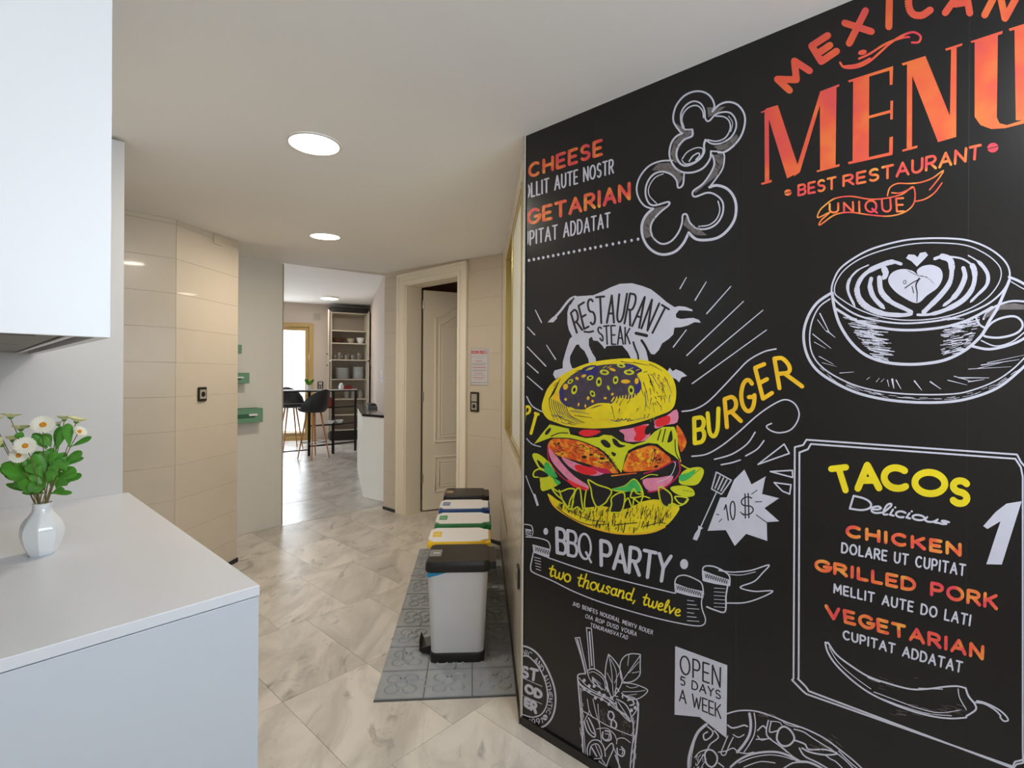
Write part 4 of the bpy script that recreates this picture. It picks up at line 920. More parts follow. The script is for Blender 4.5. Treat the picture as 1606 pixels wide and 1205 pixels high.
for (x0, y0, x1, y1, w_) in ((185, 570, 245, 690, 2.2), (170, 610, 230, 690, 1.2), (230, 680, 280, 720, 2), (140, 700, 255, 790, 1.6), (150, 750, 220, 790, 1.1), (180, 840, 270, 890, 1.3), (200, 880, 290, 905, .8), (310, 945, 400, 938, 1.2), (640, 985, 650, 1040, 3.2), (610, 990, 620, 1030, 1.5), (665, 990, 695, 1045, 2), (540, 1000, 560, 975, 1), (480, 985, 500, 970, 1), (570, 1000, 590, 980, 1), (780, 995, 825, 1052, 2.4), (880, 1000, 945, 1045, 2.2), (990, 990, 1110, 1020, 1.4), (1030, 965, 1150, 1000, 1.4), (1060, 975, 1250, 975, 2), (1120, 1000, 1220, 985, 1.6), (1120, 920, 1390, 905, 1), (1200, 895, 1440, 860, 1.6), (1180, 915, 1330, 880, 1), (1240, 880, 1480, 830, 1)): S(p, m4, [(x0, y0), (x1, y1)], [w_, w_ * .4], WH, smooth=False)
for _ in range(60):
    t = random.uniform(0, 1); i = int(t * 8); ring_ = [(160, 890), (270, 980), (430, 1050), (600, 1090), (800, 1105), (1000, 1103), (1150, 1075), (1300, 1020), (1420, 935)]; a, b = ring_[i], ring_[i + 1]; k = random.random(); x, y = a[0] + (b[0] - a[0]) * k, a[1] + (b[1] - a[1]) * k + random.uniform(-8, 8)
    S(p, m4, [(x, y), (x + (b[0] - a[0]) * .25, y + (b[1] - a[1]) * .25)], .6, WH, smooth=False, rnd=False)
p.build('coffee_cup_drawing', mural)
# ---- bull
p = new()
bull = [(345, 260), (430, 254), (520, 248), (600, 215), (680, 175), (760, 145), (870, 140), (960, 165), (1040, 195), (1110, 250), (1180, 310), (1250, 355), (1290, 346), (1350, 352), (1412, 378), (1412, 392), (1350, 385), (1290, 384), (1262, 420), (1266, 450), (1310, 462), (1370, 455), (1420, 452), (1470, 470), (1488, 495), (1430, 490), (1370, 520), (1310, 536), (1250, 540), (1240, 600), (1200, 640), (1140, 680), (1110, 740), (1070, 782), (1032, 775), (1008, 740), (985, 700), (1018, 845), (860, 820), (830, 760), (780, 700), (700, 700), (640, 705), (622, 732), (600, 700), (560, 660), (520, 655), (505, 620), (480, 640), (480, 700), (512, 770), (540, 812), (548, 860), (485, 880), (475, 820), (440, 750), (400, 715), (390, 690), (365, 695), (340, 740), (310, 800), (310, 850), (330, 905), (410, 905), (280, 950), (180, 1000), (158, 962), (170, 925), (245, 905), (245, 850), (270, 760), (308, 640), (330, 620), (300, 560), (287, 500), (287, 400), (310, 320)]
p.poly(m5b(bull), WH)
S(p, m5b, [(360, 262), (315, 280), (270, 330), (225, 390), (180, 440)], 3.6, WH); p.poly(m5b([(190, 425), (150, 448), (108, 492), (160, 492), (195, 455)]), WH)
p.z = .0002
top = [(318, 408), (390, 340), (470, 292), (560, 262), (650, 258), (740, 240), (850, 232), (960, 255), (1080, 300), (1200, 375)]; bot = [(372, 585), (450, 545), (520, 508), (600, 497), (700, 495), (760, 488), (850, 520), (950, 545), (1020, 570), (1078, 600)]
p.text('RESTAURANT', m5b(top), m5b(bot), 3.3, BK, gap=.26); p.text('STEAK', m5b([(555, 540), (640, 522), (740, 522), (850, 548)]), m5b([(580, 645), (640, 688), (730, 690), (850, 685)]), 2.5, BK, gap=.28)
for pts, w_ in (([(440, 575), (480, 580), (520, 572)], [2, 3, 2]), ([(905, 590), (950, 600), (1000, 612)], [3, 5, 1]), ([(880, 670), (895, 720), (920, 780), (925, 820)], [2, 3, 2]), ([(955, 655), (985, 700), (1010, 750), (1035, 790)], [2, 4, 3]), ([(345, 275), (310, 330)], [1, 2.4])): q = cr(m5b(pts), 3); p.stroke(q, w_[1] if len(w_) > 1 else w_, BK)
p.build('bull_drawing', mural)
# ---- rays, swooshes
p = new()
for (a, b) in [((1030, 62), (990, 132)), ((1155, 90), (1085, 205)), ((1310, 118), (1158, 290)), ((1390, 212), (1033, 553)), ((1512, 268), (1112, 603)), ((1535, 392), (1067, 730)), ((1030, 392), (948, 500)), ((80, 268), (118, 345)), ((30, 375), (75, 423)), ((150, 488), (207, 577)), ((28, 498), (145, 620)), ((28, 600), (97, 662)), ((28, 685), (124, 768))]: p = new(); p.stroke(m5([a, b]), [1.4, 2.0], WH); p.build('ray', mural)
for pts in ([(37, 397), (110, 385), (190, 340), (290, 240), (360, 165), (430, 95), (520, 45), (592, 28)], [(95, 662), (180, 650), (270, 600), (370, 520), (470, 430), (560, 365), (640, 328), (700, 350), (728, 410), (710, 470), (670, 510), (610, 523), (560, 510), (535, 485), (565, 468)], [(228, 680), (330, 650), (420, 590), (468, 520)], [(412, 660), (480, 620), (520, 570)], [(268, 712), (330, 700), (380, 684)]): p = new(); S(p, m7, pts, 2.2, WH); p.build('swoosh', mural)
for pts in ([(485, 710), (640, 590), (670, 645)], [(558, 752), (688, 745), (690, 787)], [(580, 817), (680, 830), (672, 885), (630, 868)]): p = new(); S(p, m7, pts, 2.2, WH, smooth=False, closed=True); p.build('spark', mural)
p = new(); S(p, m6, [(25, 290), (60, 350), (120, 385)], 1.8, WH); S(p, m6, [(25, 555), (60, 590), (112, 606)], 1.6, WH); S(p, m6, [(20, 790), (50, 870), (80, 930)], 1.4, WH); p.poly(m6([(62, 900), (80, 905), (102, 975), (88, 980), (75, 940)]), WH)
p.build('left_strokes', mural)
# ---- burger lettering
p = new()
for ch, q in (('B', ((108, 438), (170, 428), (168, 575), (112, 585))), ('U', ((188, 408), (252, 380), (246, 540), (200, 548))), ('R', ((288, 325), (350, 302), (382, 455), (302, 490))), ('G', ((384, 218), (452, 205), (462, 398), (388, 395))), ('E', ((468, 140), (522, 118), (568, 288), (515, 322))), ('R', ((582, 85), (645, 78), (742, 250), (612, 260)))):
    q = m7(q); p = new(); p.text(ch, [q[0], q[1]], [q[3], q[2]], 6.6, YE if ch in 'BU' else M['ink_gold'], gap=0); p.build('letter', mural)
p = new(); S(p, m6, [(78, 395), (98, 402)], 4.5, YE); S(p, m6, [(85, 402), (52, 522)], 4.8, YE); S(p, m6, [(14, 360), (34, 352), (46, 368), (38, 392), (12, 402)], 4, YE); S(p, m6, [(14, 350), (8, 470)], 4.4, YE)
p.build('burger_lettering', mural)
# ---- burger
p = new(); YL = M['ink_lime']; DK = BK; ly = [0]
def Z(n): p.z = n * .00012
def PG(f, pts, m, n=3): p.poly(cr(f(pts), n, True)[:-1], m)
Z(0)
bun = [(120, 370), (135, 290), (170, 220), (240, 160), (330, 110), (430, 75), (560, 55), (680, 50), (800, 68), (885, 108), (940, 165), (966, 240), (960, 330), (930, 378), (850, 412), (740, 450), (600, 482), (480, 492), (340, 485), (230, 465), (158, 432)]
PG(m6, [(160, 900), (250, 960), (380, 990), (500, 980), (640, 1000), (760, 950), (860, 940), (985, 978), (955, 1050), (900, 1105), (820, 1140), (700, 1155), (560, 1142), (420, 1102), (300, 1045), (210, 985), (172, 940)], M['ink_yellow'])
PG(m6, [(970, 470), (1005, 510), (1032, 580), (1000, 640), (985, 600), (972, 540)], M['ink_patty'])
p.poly(m6([(910, 135), (925, 108), (945, 130), (965, 118), (1005, 135), (1035, 160), (1000, 170), (985, 200), (965, 180), (940, 170)]), WH)
Z(1)
PG(m6, bun, M['ink_yellow'])
Z(1.5)
PG(m6, [(230, 255), (262, 200), (330, 140), (420, 105), (560, 85), (690, 95), (752, 128), (720, 150), (745, 200), (742, 250), (690, 300), (600, 300), (560, 335), (500, 345), (400, 372), (300, 362), (238, 318)], M['ink_purple'])
Z(2)
for pts in ([(640, 82), (700, 90), (752, 122), (730, 132), (660, 110)], [(232, 250), (260, 225), (262, 310), (300, 360), (240, 318)], [(690, 300), (740, 250), (745, 200), (725, 190), (700, 250), (640, 300)], [(380, 110), (460, 92), (470, 150), (420, 180), (370, 150)]): PG(m6, pts, M['ink_blue'])
for (x, y, a, b, r) in ((325, 247, 18, 30, 15), (480, 197, 18, 30, 5), (585, 186, 17, 26, 8), (683, 250, 19, 31, -5), (515, 137, 30, 17, 8), (670, 137, 33, 17, 3), (620, 95, 27, 13, 10), (425, 172, 22, 15, -20), (300, 195, 20, 12, -35), (440, 272, 15, 22, -30)):
    q = m6([(x, y)])[0]; Z(2); p.ell(q[0], q[1], a / 4.017, b / 4.017, YL, rot=r); Z(3); p.ell(q[0], q[1], a / 4.017 * .5, b / 4.017 * .45, BK if a < 25 else M['ink_purple'], rot=r)
Z(2)
for (x, y, a, b, r) in ((648, 195, 30, 13, 0), (270, 228, 16, 20, 20), (718, 192, 13, 20, 5), (342, 176, 12, 9, 40), (385, 160, 16, 10, -20), (566, 120, 22, 9, 20), (540, 235, 8, 16, -20), (565, 275, 10, 8, -40), (270, 308, 9, 9, 0), (412, 300, 9, 12, 10), (352, 340, 6, 12, 10), (395, 350, 6, 12, -5), (215, 290, 20, 30, 20), (440, 320, 8, 10, 0), (520, 300, 10, 8, 0)):
    q = m6([(x, y)])[0]; p.ell(q[0], q[1], a / 4.017, b / 4.017, M['ink_gold'] if x != 540 else YL, rot=r, n=10)
for i in range(10): S(p, m6, [(560 + i * 20, 345 - abs(i - 5) * 5), (575 + i * 19, 295 - i * 3)], 2.0, M['ink_yellow'], smooth=False)
for pts in ([(400, 372), (470, 340), (545, 338)], [(300, 362), (380, 392), (470, 385)]): S(p, m6, pts, 3.2, M['ink_yellow'])
Z(3)
for i in range(9): S(p, m6, [(168 + i * 13, 300 + i * 6), (172 + i * 16, 360 + i * 6), (200 + i * 24, 440 + i * 2)], [1.2, .7], M['ink_blue'] if i % 2 else BK, n=4)
for i in range(7): S(p, m6, [(200 + i * 6, 240 - i * 10), (165 + i * 5, 310 - i * 6)], .8, BK)
for (a, b) in (((760, 200), (790, 320)), ((790, 150), (835, 250)), ((820, 160), (865, 240)), ((850, 170), (890, 260)), ((880, 200), (905, 300)), ((770, 260), (770, 380)), ((905, 180), (940, 270)), ((745, 230), (775, 300)), ((700, 75), (800, 95)), ((800, 85), (880, 130)), ((620, 70), (700, 78)), ((810, 300), (800, 350)), ((850, 290), (905, 285)), ((845, 320), (870, 350)), ((930, 280), (925, 330)), ((560, 350), (580, 440)), ((590, 330), (610, 290)), ((610, 345), (640, 300)), ((660, 330), (675, 300)), ((580, 445), (680, 430)), ((300, 380), (420, 400)), ((330, 410), (440, 425)), ((230, 420), (330, 460)), ((380, 120), (330, 130)), ((660, 445), (800, 420))):
    S(p, m6, [a, ((a[0] + b[0]) / 2 + random.uniform(-6, 6), (a[1] + b[1]) / 2), b], [1.3, .5], BK if random.random() < .7 else M['ink_blue'])
for i in range(46):
    t = random.random(); x = 770 + t * 150; y = random.uniform(110 + t * 60, 380 - t * 30); L_s = random.uniform(14, 46)
    S(p, m6, [(x, y), (x + 6, y + L_s * .5), (x + 9 - t * 6, y + L_s)], [random.uniform(.6, 1.6), .4], random.choice([BK, BK, M['ink_blue'], M['ink_gold'], M['ink_lime']]))
for i in range(30):
    x = random.uniform(170, 560); y = 372 + random.uniform(0, 88) * (1 if x > 230 else .5); L_s = random.uniform(24, 80)
    S(p, m6, [(x, y), (x + L_s * .5, y + 9), (x + L_s, y + 13)], [random.uniform(.6, 1.5), .4], random.choice([BK, M['ink_blue'], M['ink_gold'], M['ink_gold'], M['ink_lime']]))
for i in range(22):
    x = random.uniform(580, 840); y = random.uniform(330, 430); S(p, m6, [(x, y), (x - random.uniform(4, 14), y + random.uniform(16, 40))], [1.3, .4], random.choice([BK, M['ink_lime'], M['ink_gold']]))
for i in range(24):
    a = random.uniform(195, 330); x = 545 + 395 * math.cos(R(a)); y = 290 + 195 * math.sin(R(a)); S(p, m6, [(x + 12, y + 14), (x + 34, y + 2 + 12 * math.cos(R(a)))], 1.0, random.choice([BK, M['ink_lime'], M['ink_gold']]))
for x in (590, 612, 640, 662): S(p, m6, [(x, 440), (x + 12, 428), (x + 20, 442)], 1.0, BK, smooth=False)
Z(1.4)
PG(m6, [(150, 440), (250, 475), (400, 497), (600, 488), (750, 455), (880, 405), (945, 372), (930, 410), (860, 470), (760, 560), (640, 580), (500, 540), (350, 520), (240, 505)], BK)
Z(2)
PG(m6, [(352, 520), (380, 500), (440, 498), (492, 508), (470, 525), (430, 540), (385, 540)], M['ink_red'])
PG(m6, [(608, 502), (690, 488), (790, 462), (806, 500), (790, 560), (720, 575), (645, 570), (640, 530)], M['ink_pink']); PG(m6, [(832, 440), (900, 415), (970, 370), (975, 450), (900, 470), (835, 492)], M['ink_pink'])
Z(3)
PG(m6, [(700, 487), (770, 470), (800, 490), (775, 540), (740, 572), (700, 560), (715, 525)], M['ink_red']); PG(m6, [(840, 438), (905, 412), (930, 420), (920, 460), (860, 480), (838, 470)], M['ink_red']); PG(m6, [(780, 480), (830, 455), (820, 500), (790, 530), (770, 520)], BK)
Z(2)
PG(m6, [(155, 590), (200, 552), (300, 555), (430, 590), (520, 650), (600, 760), (700, 770), (860, 735), (940, 690), (990, 700), (985, 790), (940, 840), (860, 880), (780, 890), (740, 850), (600, 860), (500, 850), (400, 880), (300, 840), (220, 770), (170, 680)], BK)
Z(3)
PG(m6, [(160, 600), (172, 570), (215, 550), (300, 556), (420, 590), (500, 640), (560, 700), (605, 768), (540, 768), (440, 725), (330, 692), (230, 665), (175, 632)], M['ink_patty'])
PG(m6, [(635, 762), (650, 690), (680, 640), (760, 610), (830, 600), (890, 640), (935, 695), (860, 742), (760, 758)], M['ink_patty'])
PG(m6, [(162, 615), (180, 690), (235, 760), (310, 830), (400, 882), (412, 850), (330, 795), (258, 722), (205, 655)], M['ink_pink']); PG(m6, [(245, 672), (320, 700), (420, 740), (520, 765), (460, 790), (360, 770), (290, 730)], M['ink_pink']); PG(m6, [(755, 815), (860, 800), (950, 790), (900, 860), (800, 888)], M['ink_pink'])
Z(4)
PG(m6, [(280, 810), (330, 835), (410, 870), (395, 878), (320, 858)], M['ink_red']); PG(m6, [(330, 720), (420, 735), (470, 770), (420, 785), (350, 765)], M['ink_red']); PG(m6, [(420, 730), (520, 745), (560, 770), (500, 772)], M['ink_crimson'])
S(p, m6, [(158, 600), (165, 690), (215, 765), (290, 830), (390, 880)], 1.6, M['ink_crimson']); S(p, m6, [(765, 775), (860, 745), (940, 702), (965, 700)], 2.2, M['ink_crimson']); S(p, m6, [(985, 690), (990, 760), (950, 820), (870, 875), (790, 892)], 2.4, M['ink_crimson'])
S(p, m6, [(745, 810), (800, 782), (850, 785)], 1.4, YL); S(p, m6, [(850, 830), (930, 790), (962, 720), (950, 700)], 1.2, WH); S(p, m6, [(560, 790), (640, 780), (715, 772)], 2, M['ink_patty'])
for _ in range(60):
    x = random.uniform(190, 560); yb = 560 + max(0, x - 300) * .35; y = random.uniform(yb + 8, yb + 95); S(p, m6, [(x, y), (x + random.uniform(6, 22), y + random.uniform(-10, 14)), (x + random.uniform(18, 34), y + random.uniform(-6, 20))], random.uniform(.5, 1.1), BK, n=3)
for _ in range(26):
    x = random.uniform(660, 860); y = random.uniform(625, 740); S(p, m6, [(x, y), (x + random.uniform(4, 20), y + random.uniform(-14, 10))], random.uniform(.5, 1.1), BK)
for i in range(34):
    if i % 2: x = random.uniform(665, 870); y = random.uniform(628, 735)
    else:
        x = random.uniform(195, 560); y = 562 + max(0, x - 300) * .35 + random.uniform(12, 90)
    q = m6([(x, y)])[0]; p.ell(q[0], q[1], random.uniform(1.5, 5), random.uniform(1.2, 3.2), random.choice([M['ink_gold'], M['ink_gold'], BK]), rot=random.uniform(-40, 40), n=9)
for i in range(7): S(p, m6, [(820 + i * 14, 640 + i * 8), (800 + i * 16, 720 - i * 2)], .8, BK)
Z(4)
cheese = [(170, 465), (290, 492), (300, 528), (400, 552), (480, 545), (512, 530), (560, 535), (620, 575), (700, 592), (770, 572), (830, 512), (880, 482), (955, 480), (975, 530), (980, 620), (1000, 705), (955, 665), (900, 630), (850, 588), (790, 582), (720, 602), (665, 630), (642, 690), (622, 770), (590, 730), (540, 660), (480, 612), (400, 582), (300, 552), (180, 548), (72, 588), (120, 525)]
p.poly(m6(cheese), YL)
Z(5)
PG(m6, [(490, 570), (520, 562), (552, 590), (548, 612), (515, 605)], BK); PG(m6, [(565, 555), (590, 562), (615, 590), (650, 600), (610, 612), (575, 590)], BK); PG(m6, [(560, 638), (588, 650), (578, 668), (562, 655)], BK); PG(m6, [(140, 520), (162, 492), (180, 490), (165, 520), (148, 532)], BK)
S(p, m6, [(180, 540), (230, 520), (285, 520)], 1.6, BK); S(p, m6, [(870, 500), (850, 565)], 1.8, BK); S(p, m6, [(900, 495), (880, 575)], 1.8, BK); PG(m6, [(935, 500), (945, 560), (920, 580), (912, 570)], BK); S(p, m6, [(960, 560), (965, 640), (990, 690)], 1.6, BK); S(p, m6, [(645, 690), (672, 640), (760, 606), (830, 596), (900, 645), (950, 690)], 2.0, BK); S(p, m6, [(180, 552), (300, 556), (420, 590), (510, 645), (600, 762)], 1.6, BK); S(p, m6, [(165, 440), (280, 480), (400, 495), (600, 485), (760, 450), (935, 385)], 1.6, BK)
# lettuce
Z(3)
for pts in ([(560, 872), (640, 850), (700, 805), (745, 850), (762, 905), (720, 880), (640, 892), (590, 888)], [(1000, 772), (1050, 742), (1120, 735), (1142, 768), (1105, 840), (1040, 850), (985, 832)], [(930, 862), (1010, 850), (1070, 872), (1082, 912), (1030, 922), (962, 900)], [(60, 660), (95, 650), (160, 700), (190, 740), (210, 790), (150, 790), (100, 740)], [(110, 800), (160, 790), (230, 830), (200, 860), (130, 885), (115, 850)]): PG(m6, pts, YL)
Z(4)
for pts in ([(560, 872), (640, 855), (700, 812), (735, 850), (740, 890), (640, 885)], [(985, 790), (1040, 770), (1090, 750), (1060, 800), (1000, 825)], [(150, 700), (190, 745), (220, 800), (170, 790), (130, 745)], [(190, 800), (240, 830), (215, 845)]): PG(m6, pts, M['ink_green'])
for pts in ([(90, 690), (110, 700), (140, 740), (110, 735)], [(80, 765), (120, 755), (165, 790), (120, 800), (85, 790)]): PG(m6, pts, BK)
S(p, m6, [(65, 665), (95, 655), (150, 695), (180, 735), (120, 742), (75, 760), (72, 795), (130, 800), (115, 850), (130, 882), (180, 850)], 2.4, YL); S(p, m6, [(1005, 800), (1060, 790), (1120, 745)], .7, BK); S(p, m6, [(1010, 880), (1070, 890)], .7, BK); S(p, m6, [(1000, 720), (1050, 745), (1100, 738)], 2, YL)
for pts in ([(412, 815), (470, 845), (545, 870), (560, 895), (540, 930), (520, 960), (470, 985), (440, 930), (430, 870)], [(180, 860), (230, 890), (290, 870), (330, 880), (300, 940), (285, 985), (250, 940), (210, 905)], [(330, 890), (360, 870), (372, 950), (380, 1015), (345, 985), (310, 1000)], [(560, 930), (600, 900), (640, 900), (640, 960), (620, 1015), (580, 1020), (550, 1015), (560, 970)], [(700, 870), (720, 900), (760, 905), (740, 920), (680, 925)], [(860, 860), (930, 900), (940, 960), (905, 985), (870, 950)], [(960, 920), (1040, 930), (1020, 965), (985, 960)]):
    Z(4); PG(m6, pts, BK); Z(5); S(p, m6, pts, 2.3, YL, closed=True, n=4)
for pts in ([(230, 880), (260, 960), (300, 1000), (320, 950)], [(400, 880), (390, 960), (400, 1010), (440, 1000)], [(640, 960), (665, 930), (690, 990), (700, 930)], [(700, 930), (740, 960), (760, 920), (800, 930)], [(920, 970), (1000, 975), (1040, 935)]): S(p, m6, pts, 2.2, YL)
Z(4)
for _ in range(240):
    x = random.uniform(230, 940); t = (x - 230) / 710; ylo = 1150 - abs(t - .55) ** 2 * 420 - (40 if t < .3 else 0); y = random.uniform(965, ylo - 25)
    if y > ylo - 20: continue
    S(p, m6, [(x, y), (x + random.uniform(-12, -2), y + random.uniform(12, 40))], random.uniform(.5, 1.2), BK, smooth=False, rnd=False)
S(p, m6, [(215, 985), (300, 1050), (420, 1098), (540, 1092)], 1.2, BK); S(p, m6, [(580, 1100), (640, 1092), (720, 1085)], 1.4, BK); S(p, m6, [(760, 1110), (860, 1085), (900, 1090)], 1.2, BK); S(p, m6, [(300, 1010), (400, 1060), (520, 1080)], 1.0, BK)
S(p, m6, [(172, 935), (210, 990), (300, 1050), (420, 1108), (560, 1146), (700, 1156), (820, 1142), (895, 1110)], 3.0, M['ink_gold'])
p.build('burger_drawing', mural)
# ---- spatula and starburst
p = new()
p.poly(m7([(405, 740), (447, 828), (532, 780), (512, 885), (612, 910), (525, 970), (610, 1045), (537, 1053), (540, 1162), (415, 1120), (348, 1192), (295, 1098), (187, 1102), (262, 905), (300, 905), (345, 800)]), WH)
p.z = .00015; p.text('10', m7([(282, 955), (350, 920)]), m7([(300, 1040), (350, 1035)]), 2.0, BK, gap=.35); p.text('$', m7([(382, 900), (455, 890)]), m7([(382, 1018), (460, 1010)]), 2.0, BK)
for pts in ([(448, 885), (480, 862)], [(470, 930), (508, 930)], [(475, 1008), (538, 1053), (610, 1048)], [(528, 968), (610, 912)], [(255, 1050), (272, 1032)], [(240, 1003), (255, 1008)], [(512, 885), (530, 790)], [(380, 990), (400, 1010)]): S(p, m7, pts, 1.3, BK, smooth=False)
p.poly(m7([(225, 745), (345, 800), (275, 905), (200, 862)]), BK); p.z = .0003
S(p, m7, [(240, 755), (328, 803), (270, 886), (212, 855)], 2.0, WH, smooth=False, closed=True)
for k in range(3): S(p, m7, [(262 + k * 20, 778 + k * 11), (232 + k * 17, 850 + k * 8)], 2.2, WH, smooth=False)
S(p, m7, [(240, 875), (148, 1078)], 1.8, WH); p.poly(m7([(133, 1070), (162, 1085), (148, 1095), (140, 1130), (125, 1160), (100, 1152), (112, 1120), (132, 1092)]), WH)
p.build('spatula_drawing', mural)
# ---- BBQ PARTY banner
p = new()
for x, y in ((161, 132), (1011, 333)):
    q = m9([(x, y)])[0]; p.ell(q[0], q[1], 3.8 if x < 500 else 6.4, 5.4 if x < 500 else 8, WH)
p.text('BBQ', m9([(228, 112), (438, 155)]), m9([(232, 262), (438, 310)]), (5.4, 3.2), WH, gap=.14); p.text('PARTY', m9([(500, 188), (930, 285)]), m9([(502, 340), (905, 445)]), 5.6, WH, gap=.2)
S(p, m9, [(30, 88), (75, 100), (78, 155), (40, 150)], 1.6, WH); S(p, m9, [(40, 165), (110, 172), (170, 190), (188, 225), (182, 265)], 1.8, WH)
p.poly(m9([(80, 212), (185, 240), (182, 298), (85, 262)]), WH); p.poly(m9([(35, 115), (72, 122), (75, 150), (38, 145)]), WH)
S(p, m9, [(85, 262), (75, 310), (68, 355), (85, 385), (200, 435), (330, 500), (480, 560), (640, 610), (800, 655), (950, 690), (1080, 712), (1130, 705), (1142, 670), (1122, 610), (1118, 560), (1128, 530)], 1.8, WH)
S(p, m9, [(178, 295), (400, 370), (600, 425), (800, 475), (955, 512)], 1.8, WH); S(p, m9, [(958, 510), (955, 440), (975, 408), (1020, 402), (1080, 425), (1120, 455), (1130, 520)], 2.0, WH)
p.poly(m9([(958, 450), (1030, 478), (1128, 500), (1125, 542), (1040, 528), (955, 505)]), WH); p.poly(m9([(1128, 372), (1200, 400), (1292, 430), (1285, 468), (1200, 455), (1130, 438)]), WH)
S(p, m9, [(1128, 432), (1128, 355), (1180, 345), (1240, 368), (1288, 405), (1290, 465)], 2.2, WH); S(p, m9, [(1278, 468), (1268, 530), (1262, 625), (1200, 615), (1150, 595)], 2.4, WH); S(p, m9, [(1225, 372), (1310, 382), (1420, 372), (1532, 338), (1490, 390), (1440, 440), (1355, 475), (1440, 500), (1555, 498), (1480, 540), (1380, 570), (1275, 572)], 2.0, WH)
S(p, m9, [(1280, 395), (1360, 400), (1450, 380)], 1.2, WH)
for i in range(6): S(p, m9, [(1030, 555 + i * 25), (1070 + (i % 3) * 16, 560 + i * 25)], 1.0, WH, smooth=False)
for i in range(6): S(p, m9, [(1195, 480 + i * 23), (1262, 484 + i * 23)], .9, WH, smooth=False)
for i in range(5): S(p, m9, [(90 + i * 3, 290 + i * 18), (130, 300 + i * 18)], 1.0, WH, smooth=False)
p.z = .00015
for (x, y, n_) in ((965, 462, 11), (1140, 390, 10), (95, 225, 7), (40, 122, 3)):
    for i in range(n_): S(p, m9, [(x + i * 14, y + i * 4.0), (x + i * 14 + 6, y + i * 4 + 28), (x + i * 14 + 12, y + i * 4 + 6)], 1.0, BK, smooth=False)
p.z = 0
p.text('two thousand, twelve', m9([(190, 330), (400, 395), (600, 455), (800, 515), (1000, 590)]), m9([(178, 402), (400, 478), (600, 530), (800, 595), (985, 655)]), 2.6, M['ink_yellow'], gap=.09)
p.text('JHD BENFES NOUDRAL MENYV ROUER', m9([(325, 562), (820, 742)]), m9([(325, 585), (816, 766)]), 1.0, WH, gap=.35); p.text('OIA ROP DUSD VOURA', m9([(408, 640), (722, 752)]), m9([(404, 662), (716, 776)]), 1.0, WH, gap=.35); p.text('TENURANSVATAD', m9([(438, 695), (668, 775)]), m9([(436, 716), (662, 796)]), 1.0, WH, gap=.35)
p.build('party_banner', mural)
# ---- round badge
p = new()
S(p, m10, [(-150, 330), (-60, 235), (40, 225), (130, 272), (200, 365), (262, 500), (289, 620), (282, 735), (245, 825), (170, 878), (60, 850), (-60, 780)], 2.8, WH); S(p, m10, [(-100, 330), (45, 302), (110, 340), (170, 420), (210, 520), (226, 620), (216, 705), (180, 768), (130, 792), (80, 792), (-40, 750)], 2.0, WH)
p.text('EST', m10([(-40, 370), (145, 420)]), m10([(-40, 445), (135, 505)]), 4.4, WH, gap=.3); p.text('OD', m10([(52, 530), (178, 590)]), m10([(48, 590), (172, 645)]), 4.4, WH, gap=.25); p.text('ER', m10([(45, 645), (135, 685)]), m10([(45, 700), (130, 760)]), 4.4, WH, gap=.3)
S(p, m10, [(-20, 460), (180, 548)], 1.0, WH, smooth=False); S(p, m10, [(-20, 600), (180, 690)], 1.0, WH, smooth=False)
oc = cr(m10([(20, 245), (110, 285), (180, 370), (235, 490), (262, 610), (258, 720), (240, 775)]), 6); ic = cr(m10([(20, 285), (92, 322), (150, 395), (200, 500), (232, 615), (228, 715), (212, 760)]), 6)
p.text('NIC AND AUTHENTIC', oc, ic, 1.2, WH, gap=.3)
p.text('. 1991', cr(m10([(30, 805), (100, 812), (180, 800)]), 4), cr(m10([(35, 845), (105, 860), (188, 840)]), 4), 1.2, WH, gap=.3)
q = m10([(205, 798)])[0]; p.ell(q[0], q[1], 4, 4.5, WH); p.z = .00015; p.stroke([(q[0] - 4, q[1] - 1), (q[0] + 4, q[1] + 1.5)], 1.0, BK)
p.build('badge_print', mural)
